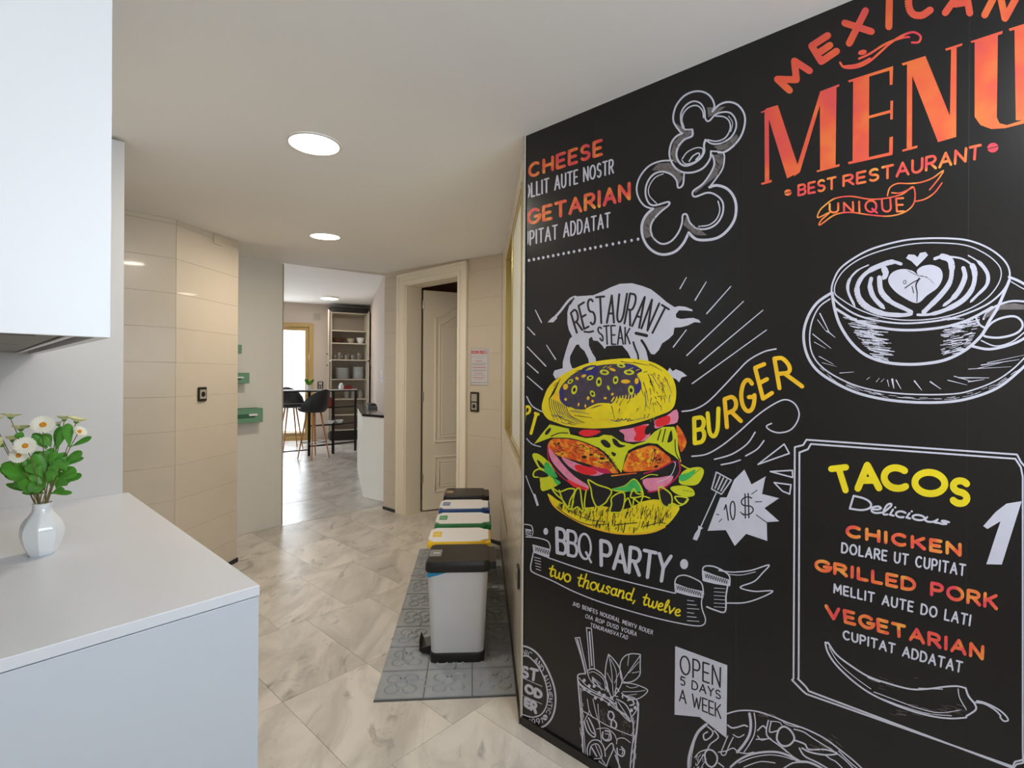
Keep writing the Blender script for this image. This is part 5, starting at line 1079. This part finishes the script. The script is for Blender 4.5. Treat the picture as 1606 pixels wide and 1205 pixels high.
# ---- cocktail
p = new()
for pts, w_ in (([(447, 158), (485, 155)], 1.6), ([(447, 158), (495, 310), (530, 450)], 1.4), ([(483, 155), (515, 300), (552, 460)], 1.4), ([(465, 170), (498, 300), (530, 440)], 2.4), ([(538, 75), (578, 82)], 1.6), ([(538, 75), (552, 230), (565, 400)], 1.4), ([(578, 82), (590, 230), (602, 400)], 1.4), ([(562, 110), (570, 230), (582, 380)], 2.2),
                ([(548, 420), (590, 405), (640, 430), (680, 470), (705, 530), (708, 590)], 1.8), ([(560, 440), (590, 430), (640, 455), (680, 500), (690, 560)], 1.2), ([(548, 420), (560, 480), (600, 530), (690, 580)], 1.2),
                ([(520, 445), (480, 450), (468, 470), (490, 530), (600, 600), (700, 645), (770, 690)], 2.0), ([(480, 480), (560, 560), (680, 620), (760, 660)], 1.2), ([(700, 640), (790, 730), (860, 780)], 1.6), ([(480, 530), (560, 600), (680, 660), (780, 735), (850, 780), (890, 830)], 1.6),
                ([(468, 470), (478, 600), (492, 760), (505, 920), (512, 1090)], 2.4), ([(490, 560), (505, 760), (520, 950), (530, 1090)], 1.2), ([(945, 680), (955, 740), (945, 880), (930, 1020), (918, 1180), (914, 1220)], 2.6), ([(912, 800), (915, 950), (900, 1080), (890, 1200)], 2.0), ([(850, 630), (920, 640), (958, 690), (940, 740), (905, 790)], 1.8),
                ([(500, 740), (600, 800), (700, 860), (800, 905), (905, 945)], 1.4), ([(515, 840), (545, 780), (560, 745)], 1.2), ([(520, 830), (545, 910), (595, 955), (610, 935), (590, 870), (555, 800)], 2.2), ([(540, 820), (570, 900), (598, 930)], 1.8), ([(590, 650), (610, 740), (640, 850)], 1.2), ([(630, 690), (640, 820), (660, 1000)], 1.2), ([(545, 650), (560, 740), (590, 800)], 1.2),
                ([(620, 890), (700, 885), (760, 930), (780, 975)], 1.4), ([(670, 915), (668, 960), (700, 985), (735, 970), (725, 915), (690, 905)], 2.4), ([(690, 930), (720, 935), (715, 970), (700, 975)], 1.4), ([(780, 1010), (790, 970), (840, 965), (890, 1000)], 1.4), ([(785, 1045), (790, 1090), (830, 1110), (845, 1070), (820, 1035)], 2.2), ([(805, 1055), (830, 1060), (825, 1095)], 1.4),
                ([(550, 1120), (545, 1040), (580, 985), (640, 985), (680, 1040), (690, 1110)], 1.8), ([(565, 1100), (575, 1030), (620, 1010), (650, 1050), (660, 1120), (600, 1130)], 1.6), ([(580, 1040), (620, 1110)], 2.2), ([(610, 1020), (660, 1130), (700, 1190)], 1.4), ([(690, 1060), (740, 1005), (755, 1050), (720, 1130), (700, 1190)], 1.8), ([(755, 1040), (790, 1120), (800, 1205)], 1.4), ([(770, 1100), (810, 1205)], 2), ([(640, 1150), (700, 1200)], 2.4),
                ([(720, 750), (712, 790), (740, 820), (760, 790), (745, 755), (720, 750)], 2.4), ([(740, 830), (738, 870), (770, 885), (780, 850), (760, 820)], 2.4),
                ([(715, 290), (695, 380), (690, 480), (710, 560), (745, 635), (800, 570), (825, 500), (808, 410), (765, 340), (718, 290)], 1.6), ([(720, 300), (740, 420), (748, 540), (755, 620)], 1.2), ([(735, 330), (775, 420), (780, 520), (765, 600)], 1.0), ([(705, 440), (745, 520)], 1), ([(800, 440), (765, 520)], 1),
                ([(970, 290), (900, 285), (840, 310), (808, 380), (825, 500), (900, 510), (965, 460), (970, 380), (972, 292)], 1.6), ([(970, 300), (900, 400), (830, 500)], 1.2), ([(880, 295), (870, 380)], 1), ([(905, 440), (960, 430)], 1), ([(880, 440), (960, 350)], 1),
                ([(825, 520), (900, 525), (970, 545), (1030, 578), (1000, 620), (940, 650), (870, 640), (820, 600)], 1.6), ([(830, 590), (930, 590), (1010, 580)], 1), ([(860, 545), (900, 560), (950, 550)], 1), ([(870, 620), (940, 610)], 1),
                ([(780, 650), (850, 690), (890, 760), (895, 830), (850, 800), (790, 730), (775, 670)], 1.8), ([(790, 670), (850, 760), (885, 810)], 1.2), ([(830, 640), (830, 620), (870, 630), (880, 660)], 2.2), ([(870, 660), (905, 655), (920, 690), (890, 700)], 2.6), ([(800, 590), (780, 560), (770, 620), (790, 630)], 1.6)): S(p, m10, pts, w_, WH, n=4)
for (x, y) in ((520, 500), (560, 545), (600, 545), (640, 600), (700, 560), (520, 570), (560, 590), (610, 640), (660, 650), (720, 690), (900, 740), (930, 720), (680, 620), (740, 640)): q = m10([(x, y)])[0]; p.ell(q[0], q[1], 2.6, 3.0, WH, n=8)
for _ in range(14): x = random.uniform(585, 680); S(p, m10, [(585, 470), (x, 520 + (x - 585) * .5 + random.uniform(-30, 20))], .8, WH, smooth=False)
hatch(p, m10, 820, 800, 890, 930, 30, 6, 30, .6, GY); hatch(p, m10, 650, 720, 720, 840, 26, 6, 30, .6, GY); hatch(p, m10, 485, 560, 510, 1050, 30, 8, 40, .7, WH); hatch(p, m10, 905, 790, 940, 1150, 30, -8, 40, .8, WH)
p.build('cocktail_drawing', mural)
# ---- open sign
p = new()
p.poly(m11([(90, 64), (476, 206), (470, 746), (270, 590), (85, 572)]), WH); p.z = .00015
p.text('OPEN', m11([(128, 130), (425, 225)]), m11([(130, 262), (422, 368)]), 2.5, BK, gap=.3); p.text('5 DAYS', m11([(132, 288), (425, 398)]), m11([(130, 348), (425, 458)]), 2.1, BK, gap=.28); p.text('A WEEK', m11([(122, 382), (428, 500)]), m11([(122, 470), (428, 600)]), 2.1, BK, gap=.22)
p.build('opening_days_print', mural)
# ---- food plate sketch at the bottom
p = new()
for pts, w_ in (([(475, 565), (560, 543), (680, 545), (800, 580), (920, 630), (1060, 680), (1200, 750), (1320, 840), (1420, 920), (1500, 1000), (1600, 1120)], 2.2), ([(320, 645), (260, 700), (220, 790), (195, 880), (190, 960), (200, 1060)], 4.5), ([(240, 750), (215, 860), (205, 960)], 1.2), ([(330, 660), (370, 700), (350, 740), (310, 760), (300, 720), (330, 700)], 2.2), ([(380, 690), (410, 740), (350, 790), (330, 830)], 2.0),
                ([(335, 830), (310, 860), (320, 930), (360, 960), (395, 930), (400, 880), (370, 840), (335, 830)], 2.6), ([(325, 830), (270, 850), (235, 890)], 1.8), ([(300, 870), (250, 950)], 1.6), ([(320, 900), (280, 970)], 1.2), ([(410, 930), (450, 960)], 2),
                ([(480, 650), (510, 670), (550, 665), (600, 650), (625, 660)], 2.4), ([(640, 565), (650, 640), (640, 720), (600, 790), (550, 850)], 4.2), ([(675, 560), (685, 640), (675, 720), (640, 790), (600, 850)], 1.8), ([(700, 690), (740, 655), (765, 680)], 2), ([(780, 615), (765, 690), (780, 740), (860, 800), (920, 850)], 2.2), ([(800, 625), (790, 700), (850, 690)], 2), ([(795, 620), (860, 628), (880, 650)], 1.4),
                ([(480, 730), (450, 800), (430, 860), (460, 870), (490, 800), (520, 740)], 1.8), ([(520, 720), (560, 740), (600, 720)], 1.8), ([(410, 850), (470, 840), (520, 820), (560, 850), (620, 860), (670, 850)], 1.8), ([(700, 730), (730, 760), (790, 745)], 1.8), ([(690, 755), (800, 750)], 1.6),
                ([(845, 720), (860, 680), (895, 660), (935, 680), (965, 720), (970, 760), (930, 800), (880, 800), (845, 760), (845, 720)], 3.0), ([(970, 760), (1050, 790), (1080, 830), (1200, 830), (1290, 860), (1200, 870), (1090, 850), (1030, 820)], 2.6), ([(880, 810), (960, 880), (1010, 910)], 1.6), ([(1010, 820), (1050, 880), (1150, 930), (1250, 990)], 2.4), ([(1200, 870), (1240, 900), (1280, 920), (1330, 970)], 1.8), ([(970, 680), (1040, 700), (1100, 740), (1180, 790), (1260, 840), (1340, 900), (1420, 980)], 1.8),
                ([(500, 960), (560, 910), (640, 870), (740, 850), (850, 850), (940, 880), (1000, 915), (1080, 925), (1160, 960), (1230, 1010)], 3.4), ([(560, 930), (660, 890), (780, 870), (880, 880), (960, 905)], 1.6), ([(880, 980), (960, 930), (1050, 925)], 2.2), ([(720, 560), (850, 600), (930, 650), (1040, 670)], 1.2), ([(1300, 840), (1380, 920), (1440, 970)], 1.6), ([(600, 960), (720, 920), (830, 930)], 1.6)): S(p, m11, pts, w_, WH, n=4)
hatch(p, m11, 700, 555, 800, 580, 10, 50, 20, .8, GY); hatch(p, m11, 1080, 720, 1280, 850, 16, 60, 40, .8, GY); hatch(p, m11, 230, 860, 300, 970, 14, -10, 40, .9, WH)
p.build('food_plate_drawing', mural)
# ---- tacos panel
p = new()
for ch, q in (('T', ((222, 198), (292, 190), (322, 298), (258, 300))), ('A', ((345, 182), (440, 178), (448, 288), (348, 290))), ('C', ((470, 188), (578, 196), (584, 292), (474, 288))), ('O', ((618, 210), (758, 218), (760, 318), (616, 312))), ('S', ((795, 250), (872, 258), (862, 366), (790, 356)))):
    q = m8(q); p = new(); p.text(ch, [q[0], q[1]], [q[3], q[2]], 11.0 if ch != 'T' else 10, YE, gap=0); p.build('letter', mural)
line('Delicious', m8([(328, 325), (560, 378), (790, 440)]), m8([(310, 385), (540, 425), (772, 462)]), 3.2, WH, gap=.02)
line('CHICKEN', m8([(298, 468), (830, 555)]), m8([(298, 514), (830, 605)]), 5.6, FI, gap=.36); line('DOLARE UT CUPITAT', m8([(274, 548), (856, 652)]), m8([(272, 592), (852, 702)]), 2.9, WH, gap=.36)
line('GRILLED PORK', m8([(150, 628), (1004, 798)]), m8([(150, 672), (1002, 858)]), 5.4, FI, gap=.32); line('MELLIT AUTE DO LATI', m8([(236, 742), (882, 890)]), m8([(236, 782), (876, 938)]), 2.9, WH, gap=.36)
line('VEGETARIAN', m8([(198, 845), (938, 1038)]), m8([(205, 898), (935, 1095)]), 5.4, FI, gap=.34); line('CUPITAT ADDATAT', m8([(280, 962), (842, 1112)]), m8([(280, 1000), (836, 1160)]), 2.9, WH, gap=.34)
p = new(); p.poly(m8([(940, 468), (1000, 400), (1050, 362), (1122, 350), (1075, 500), (1028, 650), (955, 648), (1000, 510), (1022, 445), (960, 482)]), WH)
p.build('numeral', mural)
p = new()
fo = m8([(50, 95), (90, 85), (105, 60)]) + m8([(1100, 130), (1118, 165)]) + [(1612, 737), (1612, 1170)] + m12([(1600, 905), (1545, 918), (1530, 950)]) + m12([(150, 465), (125, 445), (52, 370)]) + m8([(44, 1190)])
fi = m8([(72, 120), (112, 105), (126, 80)]) + m8([(1092, 150), (1118, 190)]) + [(1604, 748), (1604, 1175)] + m12([(1600, 925), (1555, 935), (1535, 962)]) + m12([(165, 445), (145, 415), (92, 362)]) + m8([(68, 1185)])
for q in (fo, fi): p.stroke(q + [q[0]], 2.8, WH)
p.build('panel_border', mural)
p = new()
for pts, w_ in (([(275, 120), (290, 180), (340, 260), (440, 360), (560, 450), (700, 520), (860, 580), (1000, 615), (1120, 628), (1220, 622)], 2.6), ([(295, 122), (350, 200), (440, 270), (560, 345), (700, 395), (850, 432), (960, 430), (1080, 415), (1160, 412), (1215, 425)], 2.6), ([(275, 120), (295, 122)], 3), ([(300, 150), (360, 250), (470, 350), (580, 430)], 1.2), ([(600, 450), (760, 510), (900, 560), (1040, 590), (1180, 572)], 1.4), ([(640, 490), (800, 550), (960, 595), (1120, 610)], 1.4),
                ([(1165, 430), (1175, 490), (1220, 570)], 1.6), ([(1215, 425), (1235, 480), (1275, 530), (1282, 570), (1220, 612)], 3.0), ([(1275, 520), (1340, 530), (1410, 570), (1450, 610)], 2.4), ([(1290, 510), (1350, 525), (1430, 565), (1480, 605), (1500, 640), (1470, 645), (1445, 618)], 2.4), ([(900, 425), (1060, 432)], 1.4), ([(560, 355), (640, 385)], 1.2)): S(p, m12, pts, w_, M['ink_white'], n=4)
hatch(p, m12, 700, 530, 1180, 600, 40, 70, 16, .5, GY); hatch(p, m12, 540, 340, 900, 425, 10, 60, 16, .5, GY)
p.build('chili_drawing', mural)

# ================================================================== CEILING LIGHTS
def ceiling_light(P, r, label, tilt=0.0, power=None, pan=False):
    t = thing('ceiling_light', label, 'light', P, 0, 'round ceiling lights'); t.rotation_euler = (tilt, 0, 0)
    mb = MB(); prof = [(r * .985, -.001), (r * 1.0, -.006), (r * 1.10, -.005), (r * 1.12, .0), (r * 1.12, .004), (r * .985, .004)] if not pan else [(r * .96, -.03), (r * 1.0, -.03), (r * 1.02, -.02), (r * 1.02, 0), (r * .96, 0)]
    n = 40; rings = [[(a * math.cos(2 * math.pi * i / n), a * math.sin(2 * math.pi * i / n), z) for i in range(n)] for a, z in prof + [prof[0]]]
    mb.loft(rings, cap=False); mb.build('light_ring', M['lamp_ring'], t, smooth=True)
    mb = MB(); z0 = -.0035 if not pan else -.028; mb.lathe([(r * .98, z0), (r * .98, z0 + .003)], 40); mb.build('diffuser', M['lamp'], t)
    return t
l1 = on_z(493, 225.5, ZN); ceiling_light(l1, .100, 'round recessed ceiling light nearest the camera')
slope = math.atan2(.098, 2.1)
Y2 = 3.68; d = ray(510, 370.5); zz = None
t_ = 3.68
for _ in range(20): t_ = (zc(t_) - H) / d.z
l2 = Vector((d.x * t_, t_, zc(t_))); ceiling_light(l2, .100, 'smaller-looking round recessed ceiling light farther down the hall', slope)
l3 = on_z(517, 466.5, ZB - .0); ceiling_light(l3, .17, 'round surface ceiling light in the room beyond', pan=True)
disc_light('hall_lamp_near', l1 + Vector((0, 0, -.02)), .09, 5.4, WARM)
disc_light('hall_lamp_far', l2 + Vector((0, 0, -.03)), .09, 9, WARM)
disc_light('room_lamp', l3 + Vector((0, 0, -.06)), .16, 7, WARM)
ceiling_light(W(-.35, .75, ZN), .100, 'round fill light added in the ceiling behind the photographer'); disc_light('rear_fill_light', W(-.35, .75, ZN - .02), .09, 8, (.95, .96, 1))  # added unseen ceiling light, cool fill for the near end
disc_light('door_room_fill', E + V * 1.3 + (FC - E).normalized() * .9 + Vector((0, 0, 2.38)), .1, 2.5, WARM)  # fill light added so the brown room does not go black

# ================================================================== PARTITION TRAYS
def tray(xr, yt, yb, wid, label):
    n = Vector((Tp[0][1], Tp[1][1], 0)); p0_ = Vector((Tp[0][3], Tp[1][3], 0)) + n * .10; ax = Vector((Tp[0][0], Tp[1][0], 0))
    P = on_plane(xr, yb, p0_, n); h = on_plane(xr, yt, p0_, n).z - P.z; P = P - n * .10
    t = thing('wall_tray', label, 'tray', P, 0, 'green wall trays'); t.matrix_world = Matrix.Translation(P) @ Tp.to_3x3().to_4x4()
    pm('tray_front', M['traygreen'], [(-wid, .092, 0, 0, .10, h * .88), (-wid * .8, .092, h * .88, 0.0, .10, h)], t, .003)
    pm('tray_side', M['traygreen'], [(-.008, 0, 0, 0, .092, h)], t, .002); pm('tray_side', M['traygreen'], [(-wid, 0, 0, -wid + .008, .092, h)], t, .002)
    pm('tray_bottom', M['traydark'], [(-wid + .008, 0.001, 0, -.008, .092, .006)], t, 0); pm('tray_back', M['traydark'], [(-wid + .008, .001, .006, -.008, .006, h)], t, 0)
    pm('clip_shadow_strip', M['traydark'], [(-wid * .78, .1, h * .34, -.075, .102, h * .62)], t, .001)  # dark strip painting the label clip's shadow on the tray front
    pm('label_clip', M['white'], [(-.13, .102, h * .48, -.055, .112, h * .62)], t, .002)
tray(412.5, 640, 662, .34, 'lowest and widest green wall tray on the grey partition'); tray(391.5, 585, 601.5, .26, 'middle green wall tray on the grey partition'); tray(379.5, 541, 555, .2, 'highest and smallest green wall tray on the grey partition')

# ================================================================== ROOM BEYOND
# bar table with shelf rack
A1 = on_z(522.5, 712); A1.z = 0; td = Vector((-.77, -.64, 0)).normalized(); tw_ = Vector((.64, -.77, 0)); wdv = Vector((on_z(559, 706.8) - on_z(522.5, 712)).to_tuple()); wdv.z = 0; WD = wdv.length; wdv.normalize()
bt = thing('bar_table', 'high bar table with white top and black metal shelf rack', 'table', A1)
def obox(mb, o, a, la, b, lb, z0, z1):
    c = [o, o + a * la, o + a * la + b * lb, o + b * lb]; mb.prism([(q.x, q.y) for q in c], z0, z1)
ZT = H - (611.3 - 587.6) * A1.y / 800
O = Vector((0, 0, 0)); LT = 1.45; LR = .42
mb = MB(); obox(mb, O - td * .01, td, LT, wdv, WD, ZT - .018, ZT); mb.build('table_top', M['worktop'], bt, bevel=.002)
mb = MB(); obox(mb, O, td, LT - .02, wdv, .02, ZT - .04, ZT - .018); obox(mb, O + wdv * (WD - .02), td, LT - .02, wdv, .02, ZT - .04, ZT - .018); obox(mb, O, td, .02, wdv, WD, ZT - .04, ZT - .018); mb.build('top_frame', M['blackmetal'], bt)
for (s_l, s_w) in ((0, 0), (0, WD - .025), (LR, 0), (LR, WD - .025), (LT - .05, 0), (LT - .05, WD - .025)):
    mb = MB(); obox(mb, O + td * s_l + wdv * s_w, td, .025, wdv, .025, 0, ZT - .04); mb.build('leg', M['blackmetal'], bt)
for y_ in (639, 666, 697):
    z = H - (y_ - 587.6) * A1.y / 800; mb = MB(); obox(mb, O, td, LR + .02, wdv, WD, z - .012, z + .006); sh = mb.build('shelf', M['darkwood'], bt)
    mb = MB(); obox(mb, O - td * .002, td, .012, wdv, WD, z - .018, z + .008); obox(mb, O, td, LR + .02, wdv, .012, z - .018, z + .008); mb.build('shelf_rail', M['blackmetal'], sh)
mb = MB(); obox(mb, O + td * LR, td, LT - LR, wdv, .02, .1, .12); mb.build('foot_rail', M['blackmetal'], bt)
zsh = [H - (y_ - 587.6) * A1.y / 800 + .009 for y_ in (639, 666, 697)]
def bowl_prof(r, h): return [(r * .45, 0), (r * .5, .004), (r * .8, h * .45), (r, h), (r * .96, h), (r * .76, h * .47), (r * .4, .008)]
def small(name, label, cat, P, prof, m, group=None, n=16):
    mb = MB(); mb.lathe(prof, n); o = mb.build(name, m, None, smooth=True); o.location = P; return tag(o, label, cat, group)
for i, q in enumerate((.12, .30)): small('bowl', 'small cream bowl on the rack shelf, ' + ('left' if i == 0 else 'right') + ' of the two', 'bowl', A1 + td * .15 + wdv * (q) + Vector((0, 0, zsh[1])), bowl_prof(.07, .06), M['ceramic'], 'cream bowls on the rack')
pm_ = A1 + td * .16 + wdv * .12 + Vector((0, 0, zsh[0]))
bo = thing('sauce_bottle', 'dark red bottle on the top shelf of the rack', 'bottle', pm_)
mb = MB(); mb.lathe([(.03, 0), (.034, .01), (.034, .12), (.02, .15), (.013, .17)], 14); mb.build('bottle_body', M['red'], bo, smooth=True); mb = MB(); mb.lathe([(.016, .17), (.016, .2)], 12); mb.build('bottle_cap', M['white'], bo)
P = A1 + wdv * .28 + td * .10 + Vector((0, 0, ZT))
jar = thing('jar', 'small white jar on the bar table beside the red boxes', 'jar', P); mb = MB(); mb.lathe([(.035, 0), (.045, .02), (.045, .06), (.03, .08)], 16); mb.build('jar_body', M['white'], jar, smooth=True); mb = MB(); mb.lathe([(.03, .08), (.032, .1), (.01, .115)], 14); mb.build('jar_lid', M['ceramic'], jar, smooth=True)
for i, q in enumerate(((.36, .1), (.40, -.06 + .12))):
    P = A1 + wdv * q[0] + td * q[1] + Vector((0, 0, ZT)); b = thing('spice_box', 'red box at the end of the bar table' + (', taller one' if i else ', flatter one'), 'box', P, .4)
    pm('box_body', M['red'], [(-.055 + i * .01, -.03, 0, .055 - i * .01, .03, .05 + i * .015)], b, .003); pm('box_lid', M['rattan'], [(-.057 + i * .01, -.032, .05 + i * .015, .057 - i * .01, .032, .06 + i * .015)], b, .002)
P = on_plane(486, 608, A1 + Vector((0, 0, ZT)), Vector((0, 0, 1)))
t_pl = A1 + td * .62 + wdv * .22; P = Vector((t_pl.x, t_pl.y, ZT))
pp = thing('potted_plant', 'small green plant in a white pot on the bar table', 'plant', P); mb = MB(); mb.lathe([(.03, 0), (.038, .03), (.042, .08), (.036, .08)], 16); mb.build('pot', M['ceramic'], pp, smooth=True)
neck_save = neck; neck = P
for i in range(16):
    a = i * 2.4; leaf(pp, Vector((0, 0, .075)), Vector((.075 * math.cos(a), .075 * math.sin(a), .13 + .07 * random.random())), .035, .1)
neck = neck_save
# bar stools
def make_stool(label, P, face):
    t = thing('bar_stool', label, 'stool', P, face, 'black shell bar stools')
    mb = MB(); ZS = .80; rows = []
    for j in range(8):       # shell: from seat centre out and up the back (local +y = open front)
        k = j / 7; row = []
        for i in range(25):
            a = 2 * math.pi * i / 24; back = max(0, -math.sin(a)); f = max(0, k - .45) / .55
            r = .235 * min(1, k / .62) * (1.0) + .02 * f; hb = (.06 + .31 * back ** .7) * f ** 1.0 if k > .45 else 0
            lean = .05 * f * back; row.append((r * math.cos(a) * (1 - .18 * f * back), (r + lean) * math.sin(a) * .98, ZS + hb - .02 * (1 - k)))
        rows.append(row)
    ids = [[mb.pt(q) for q in r[:-1]] for r in rows]; n = 24
    for r0, r1 in zip(ids, ids[1:]):
        for i in range(n): mb.face((r0[i], r0[(i + 1) % n], r1[(i + 1) % n], r1[i]))
    s = mb.build('seat_shell', M['stoolblack'], t, smooth=True, recalc=False); m_ = s.modifiers.new('thickness', 'SOLIDIFY'); m_.thickness = .018; m_.offset = 0
    for a in (45, 135, 225, 315):
        c, q = math.cos(R(a)), math.sin(R(a)); mb = MB(); mb.tube([(.11 * c, .11 * q, ZS - .02), (.25 * c, .25 * q, 0)], [.016, .010], 10); mb.build('leg', M['wood'], t, smooth=True)
    mb = MB(); zf = .27; r = .205; pts = [(r * math.cos(R(a)), r * math.sin(R(a)), zf) for a in (45, 135, 225, 315, 45)]
    for p, q in zip(pts, pts[1:]): mb.tube([p, q], .006, 6)
    mb.build('footrest', M['blackmetal'], t, smooth=True)
    return t
nrm = Vector((.64, -.77, 0)); fa = math.atan2(-nrm.y, -nrm.x) - math.pi / 2
make_stool('black shell bar stool nearest the shelf rack', at_depth(492.5, 600, 8.62) * 1.0 - Vector((0, 0, at_depth(492.5, 600, 8.62).z)), fa + .35)
sp = at_depth(456, 600, 9.75); sp.z = 0; make_stool('black shell bar stool on the far side of the bar table', sp, fa + math.pi)
# tall open cupboard
nf = Vector((Tf[0][1], Tf[1][1], 0)); fx = Vector((Tf[0][0], Tf[1][0], 0)); CD = .38; pf = PL + nf * CD
cl = on_plane(518.5, 600, pf, nf); cr_ = on_plane(576.5, 600, pf, nf); cwid = (cr_ - cl).length
O_ = cl - nf * CD; O_.z = 0
cb_ = thing('cupboard', 'tall white open cupboard with shelves of crockery and black cap', 'cupboard', O_); cb_.matrix_world = Matrix.Translation(O_) @ Tf.to_3x3().to_4x4()
zf_ = lambda py, px=550: on_plane(px, py, pf, nf).z
ztc = zf_(490); zbase = zf_(675)
pm('side_panel', M['cupboard'], [(0, .004, zbase, .022, CD, ztc)], cb_, 0); pm('side_panel', M['cupboard'], [(cwid - .022, .004, zbase, cwid, CD, ztc)], cb_, 0); pm('back_panel', M['cupback'], [(.022, .004, zbase, cwid - .022, .02, ztc)], cb_, 0)
pm('cap', M['black'], [(-.015, .004, ztc, cwid, CD + .03, zf_(483))], cb_, .003); pm('plinth', M['black'], [(0, .004, 0, cwid, CD - .01, zbase)], cb_, 0)
shelf_z = [zf_(q) for q in (519.5, 539, 565, 595.5, 626.5, 651, 674.5)]
for z in shelf_z + [ztc - .02]: pm('shelf', M['cupboard'], [(.022, .02, z - .01, cwid - .022, CD - .01, z + .01)], cb_, 0)
for (zz0, zz1) in ((zf_(566), ztc), (zbase, zf_(567))):
    for sgn in (0, 1):
        hx = 0.0 if sgn == 0 else cwid
        wp_ = cb_.matrix_world @ Vector((hx, CD, 0)); end = at_depth(515.5 if sgn == 0 else 577.5, 600, wp_.y - .37); end.z = 0; le = cb_.matrix_world.inverted() @ end
        dv = (Vector((le.x, le.y, 0)) - Vector((hx, CD + .002, 0))).normalized(); nv = Vector((-dv.y, dv.x, 0)) * (1 if sgn == 0 else -1)
        mb = MB(); obox(mb, Vector((hx, CD + .002, 0)), dv, .38, nv, .018, zz0 + .01, zz1 - .01); dr = mb.build('cupboard_door', M['cupboard'], cb_)
        kz = zf_(557) if zz1 == ztc else zf_(574); kp = Vector((hx, CD + .002, kz)) + dv * .33 - nv * (.0 if sgn else .0) + (nv * .018)
        mb = MB(); mb.tube([kp, kp + nv * .03], [.012, .016], 10); mb.build('door_knob', M['black'], dr, smooth=True)
def in_cup(x, y, z): return cb_.matrix_world @ Vector((x, y, z))
z = shelf_z[1] + .01
small('wicker_bowl', 'dark wicker bowl on the upper cupboard shelf', 'bowl', in_cup(.18, .2, z), bowl_prof(.13, .11), M['rattan']); small('serving_bowl', 'white jug-shaped bowl at the right of the upper cupboard shelf', 'bowl', in_cup(cwid - .13, .2, z), bowl_prof(.09, .13), M['ceramic']); small('dark_bowl', 'dark bowl beside the wicker bowl on the cupboard shelf', 'bowl', in_cup(.43, .24, z), bowl_prof(.085, .10), M['plategrey'])
z = shelf_z[2] + .01
for i in range(9): small('drinking_glass', 'clear drinking glass on the glassware shelf of the cupboard', 'glass', in_cup(.12 + i * .068, .14 + .13 * (i % 2), z), [(.024, 0), (.028, .005), (.031, .10 + .05 * (i % 3 == 1)), (.029, .10 + .05 * (i % 3 == 1)), (.026, .01)], M['glassware'], 'drinking glasses in the cupboard', 12)
z = shelf_z[3] + .01
def plate_stack(x, r, n, label, grp):
    for i in range(n):
        o = small('plate', label, 'plate', in_cup(x, .20, z + i * .022), [(r * .6, 0), (r * .65, .004), (r, .022), (r * .98, .024), (r * .6, .008)], M['ceramic'], grp, 24)
plate_stack(.26, .155, 11, 'white dinner plate in the left stack of the cupboard', 'left plate stack'); plate_stack(.60, .13, 12, 'white side plate in the right stack of the cupboard', 'right plate stack')
z = shelf_z[4] + .01
for i in range(3): small('storage_jar', ('left', 'middle', 'right')[i] + ' one of three pale storage jars in the cupboard', 'jar', in_cup(.35 + i * .15, .2, z), [(.05, 0), (.055, .02), (.055, .15), (.04, .17), (.04, .19)], M['glassware'], 'storage jars in the cupboard', 16)
# grey cabinet with black granite top, just beyond the opening
Lc1 = on_z(568.8, 779.8); Rc1 = on_z(603.5, 787.5); Lc1.z = Rc1.z = 0; wdir = (P2 - PE).normalized(); fdir = (Rc1 - Lc1); FW = fdir.length; fdir.normalize()
kb = thing('kitchen_cabinet', 'grey end cabinet beyond the opening with a black granite top', 'cabinet', Lc1)
hz = on_plane(568.8, 649, Lc1, Vector((0, 1, 0))).z
mb = MB(); obox(mb, O, fdir, FW - .012, wdir, 1.9, 0, hz - .03); mb.build('cabinet_body', M['partition'], kb, bevel=.002)
wk = thing('granite_worktop', 'black granite worktop on the grey end cabinet', 'worktop', Lc1 + Vector((0, 0, hz - .03)))
mb = MB(); obox(mb, O - fdir * .02 - wdir * .02, fdir, FW + .01, wdir, 1.94, 0.0, .03); mb.build('slab', M['blackgranite'], wk, bevel=.002)
hb = thing('hob', 'black hob on the granite worktop', 'hob', Lc1 + fdir * (FW * .45) + wdir * 1.05 + Vector((0, 0, hz)))
mb = MB(); obox(mb, O, fdir, FW * .5, wdir, .5, 0, .035); mb.build('hob_body', M['black'], hb, bevel=.003)
for q in (.12, .36):
    mb = MB(); pq = fdir * (FW * .25) + wdir * q; mb.lathe([(.06, .035), (.06, .05), (.05, .055)], 16, pq.x, pq.y); mb.build('burner', M['blackmetal'], hb, smooth=True)
# fittings in the room beyond
v1 = on_wall('wall_vent', 'small square grey vent high on the far wall', 'vent', Tf, 497.5, 497, .001); pm('vent_frame', M['plategrey'], [(-.075, 0, -.075, .075, .012, .075)], v1, .003)
for k in range(5): pm('slat', M['cupback'], [(-.06, .012, -.055 + k * .025, .06, .017, -.043 + k * .025)], v1, 0)
v2 = on_wall('wall_socket', 'dark framed double socket on the far wall above the bar table', 'socket', Tf, 502.5, 604.5, .001); h_ = .17; socket(v2, .12, h_, [(0, .04, .07, .06, 's'), (0, -.04, .07, .06, 'o')])
v3 = on_wall('paper_note', 'white paper sheet taped on the right wall of the room beyond', 'paper', Tr, 599, 590, .001); pm('sheet', M['paper'], [(-.10, 0, -.09, .10, .003, .09)], v3, 0); pm('sheet_print', M['lab_blue'], [(-.07, .003, -.05, .07, .0035, -.02), (-.07, .003, .0, .07, .0035, .01)], v3, 0)
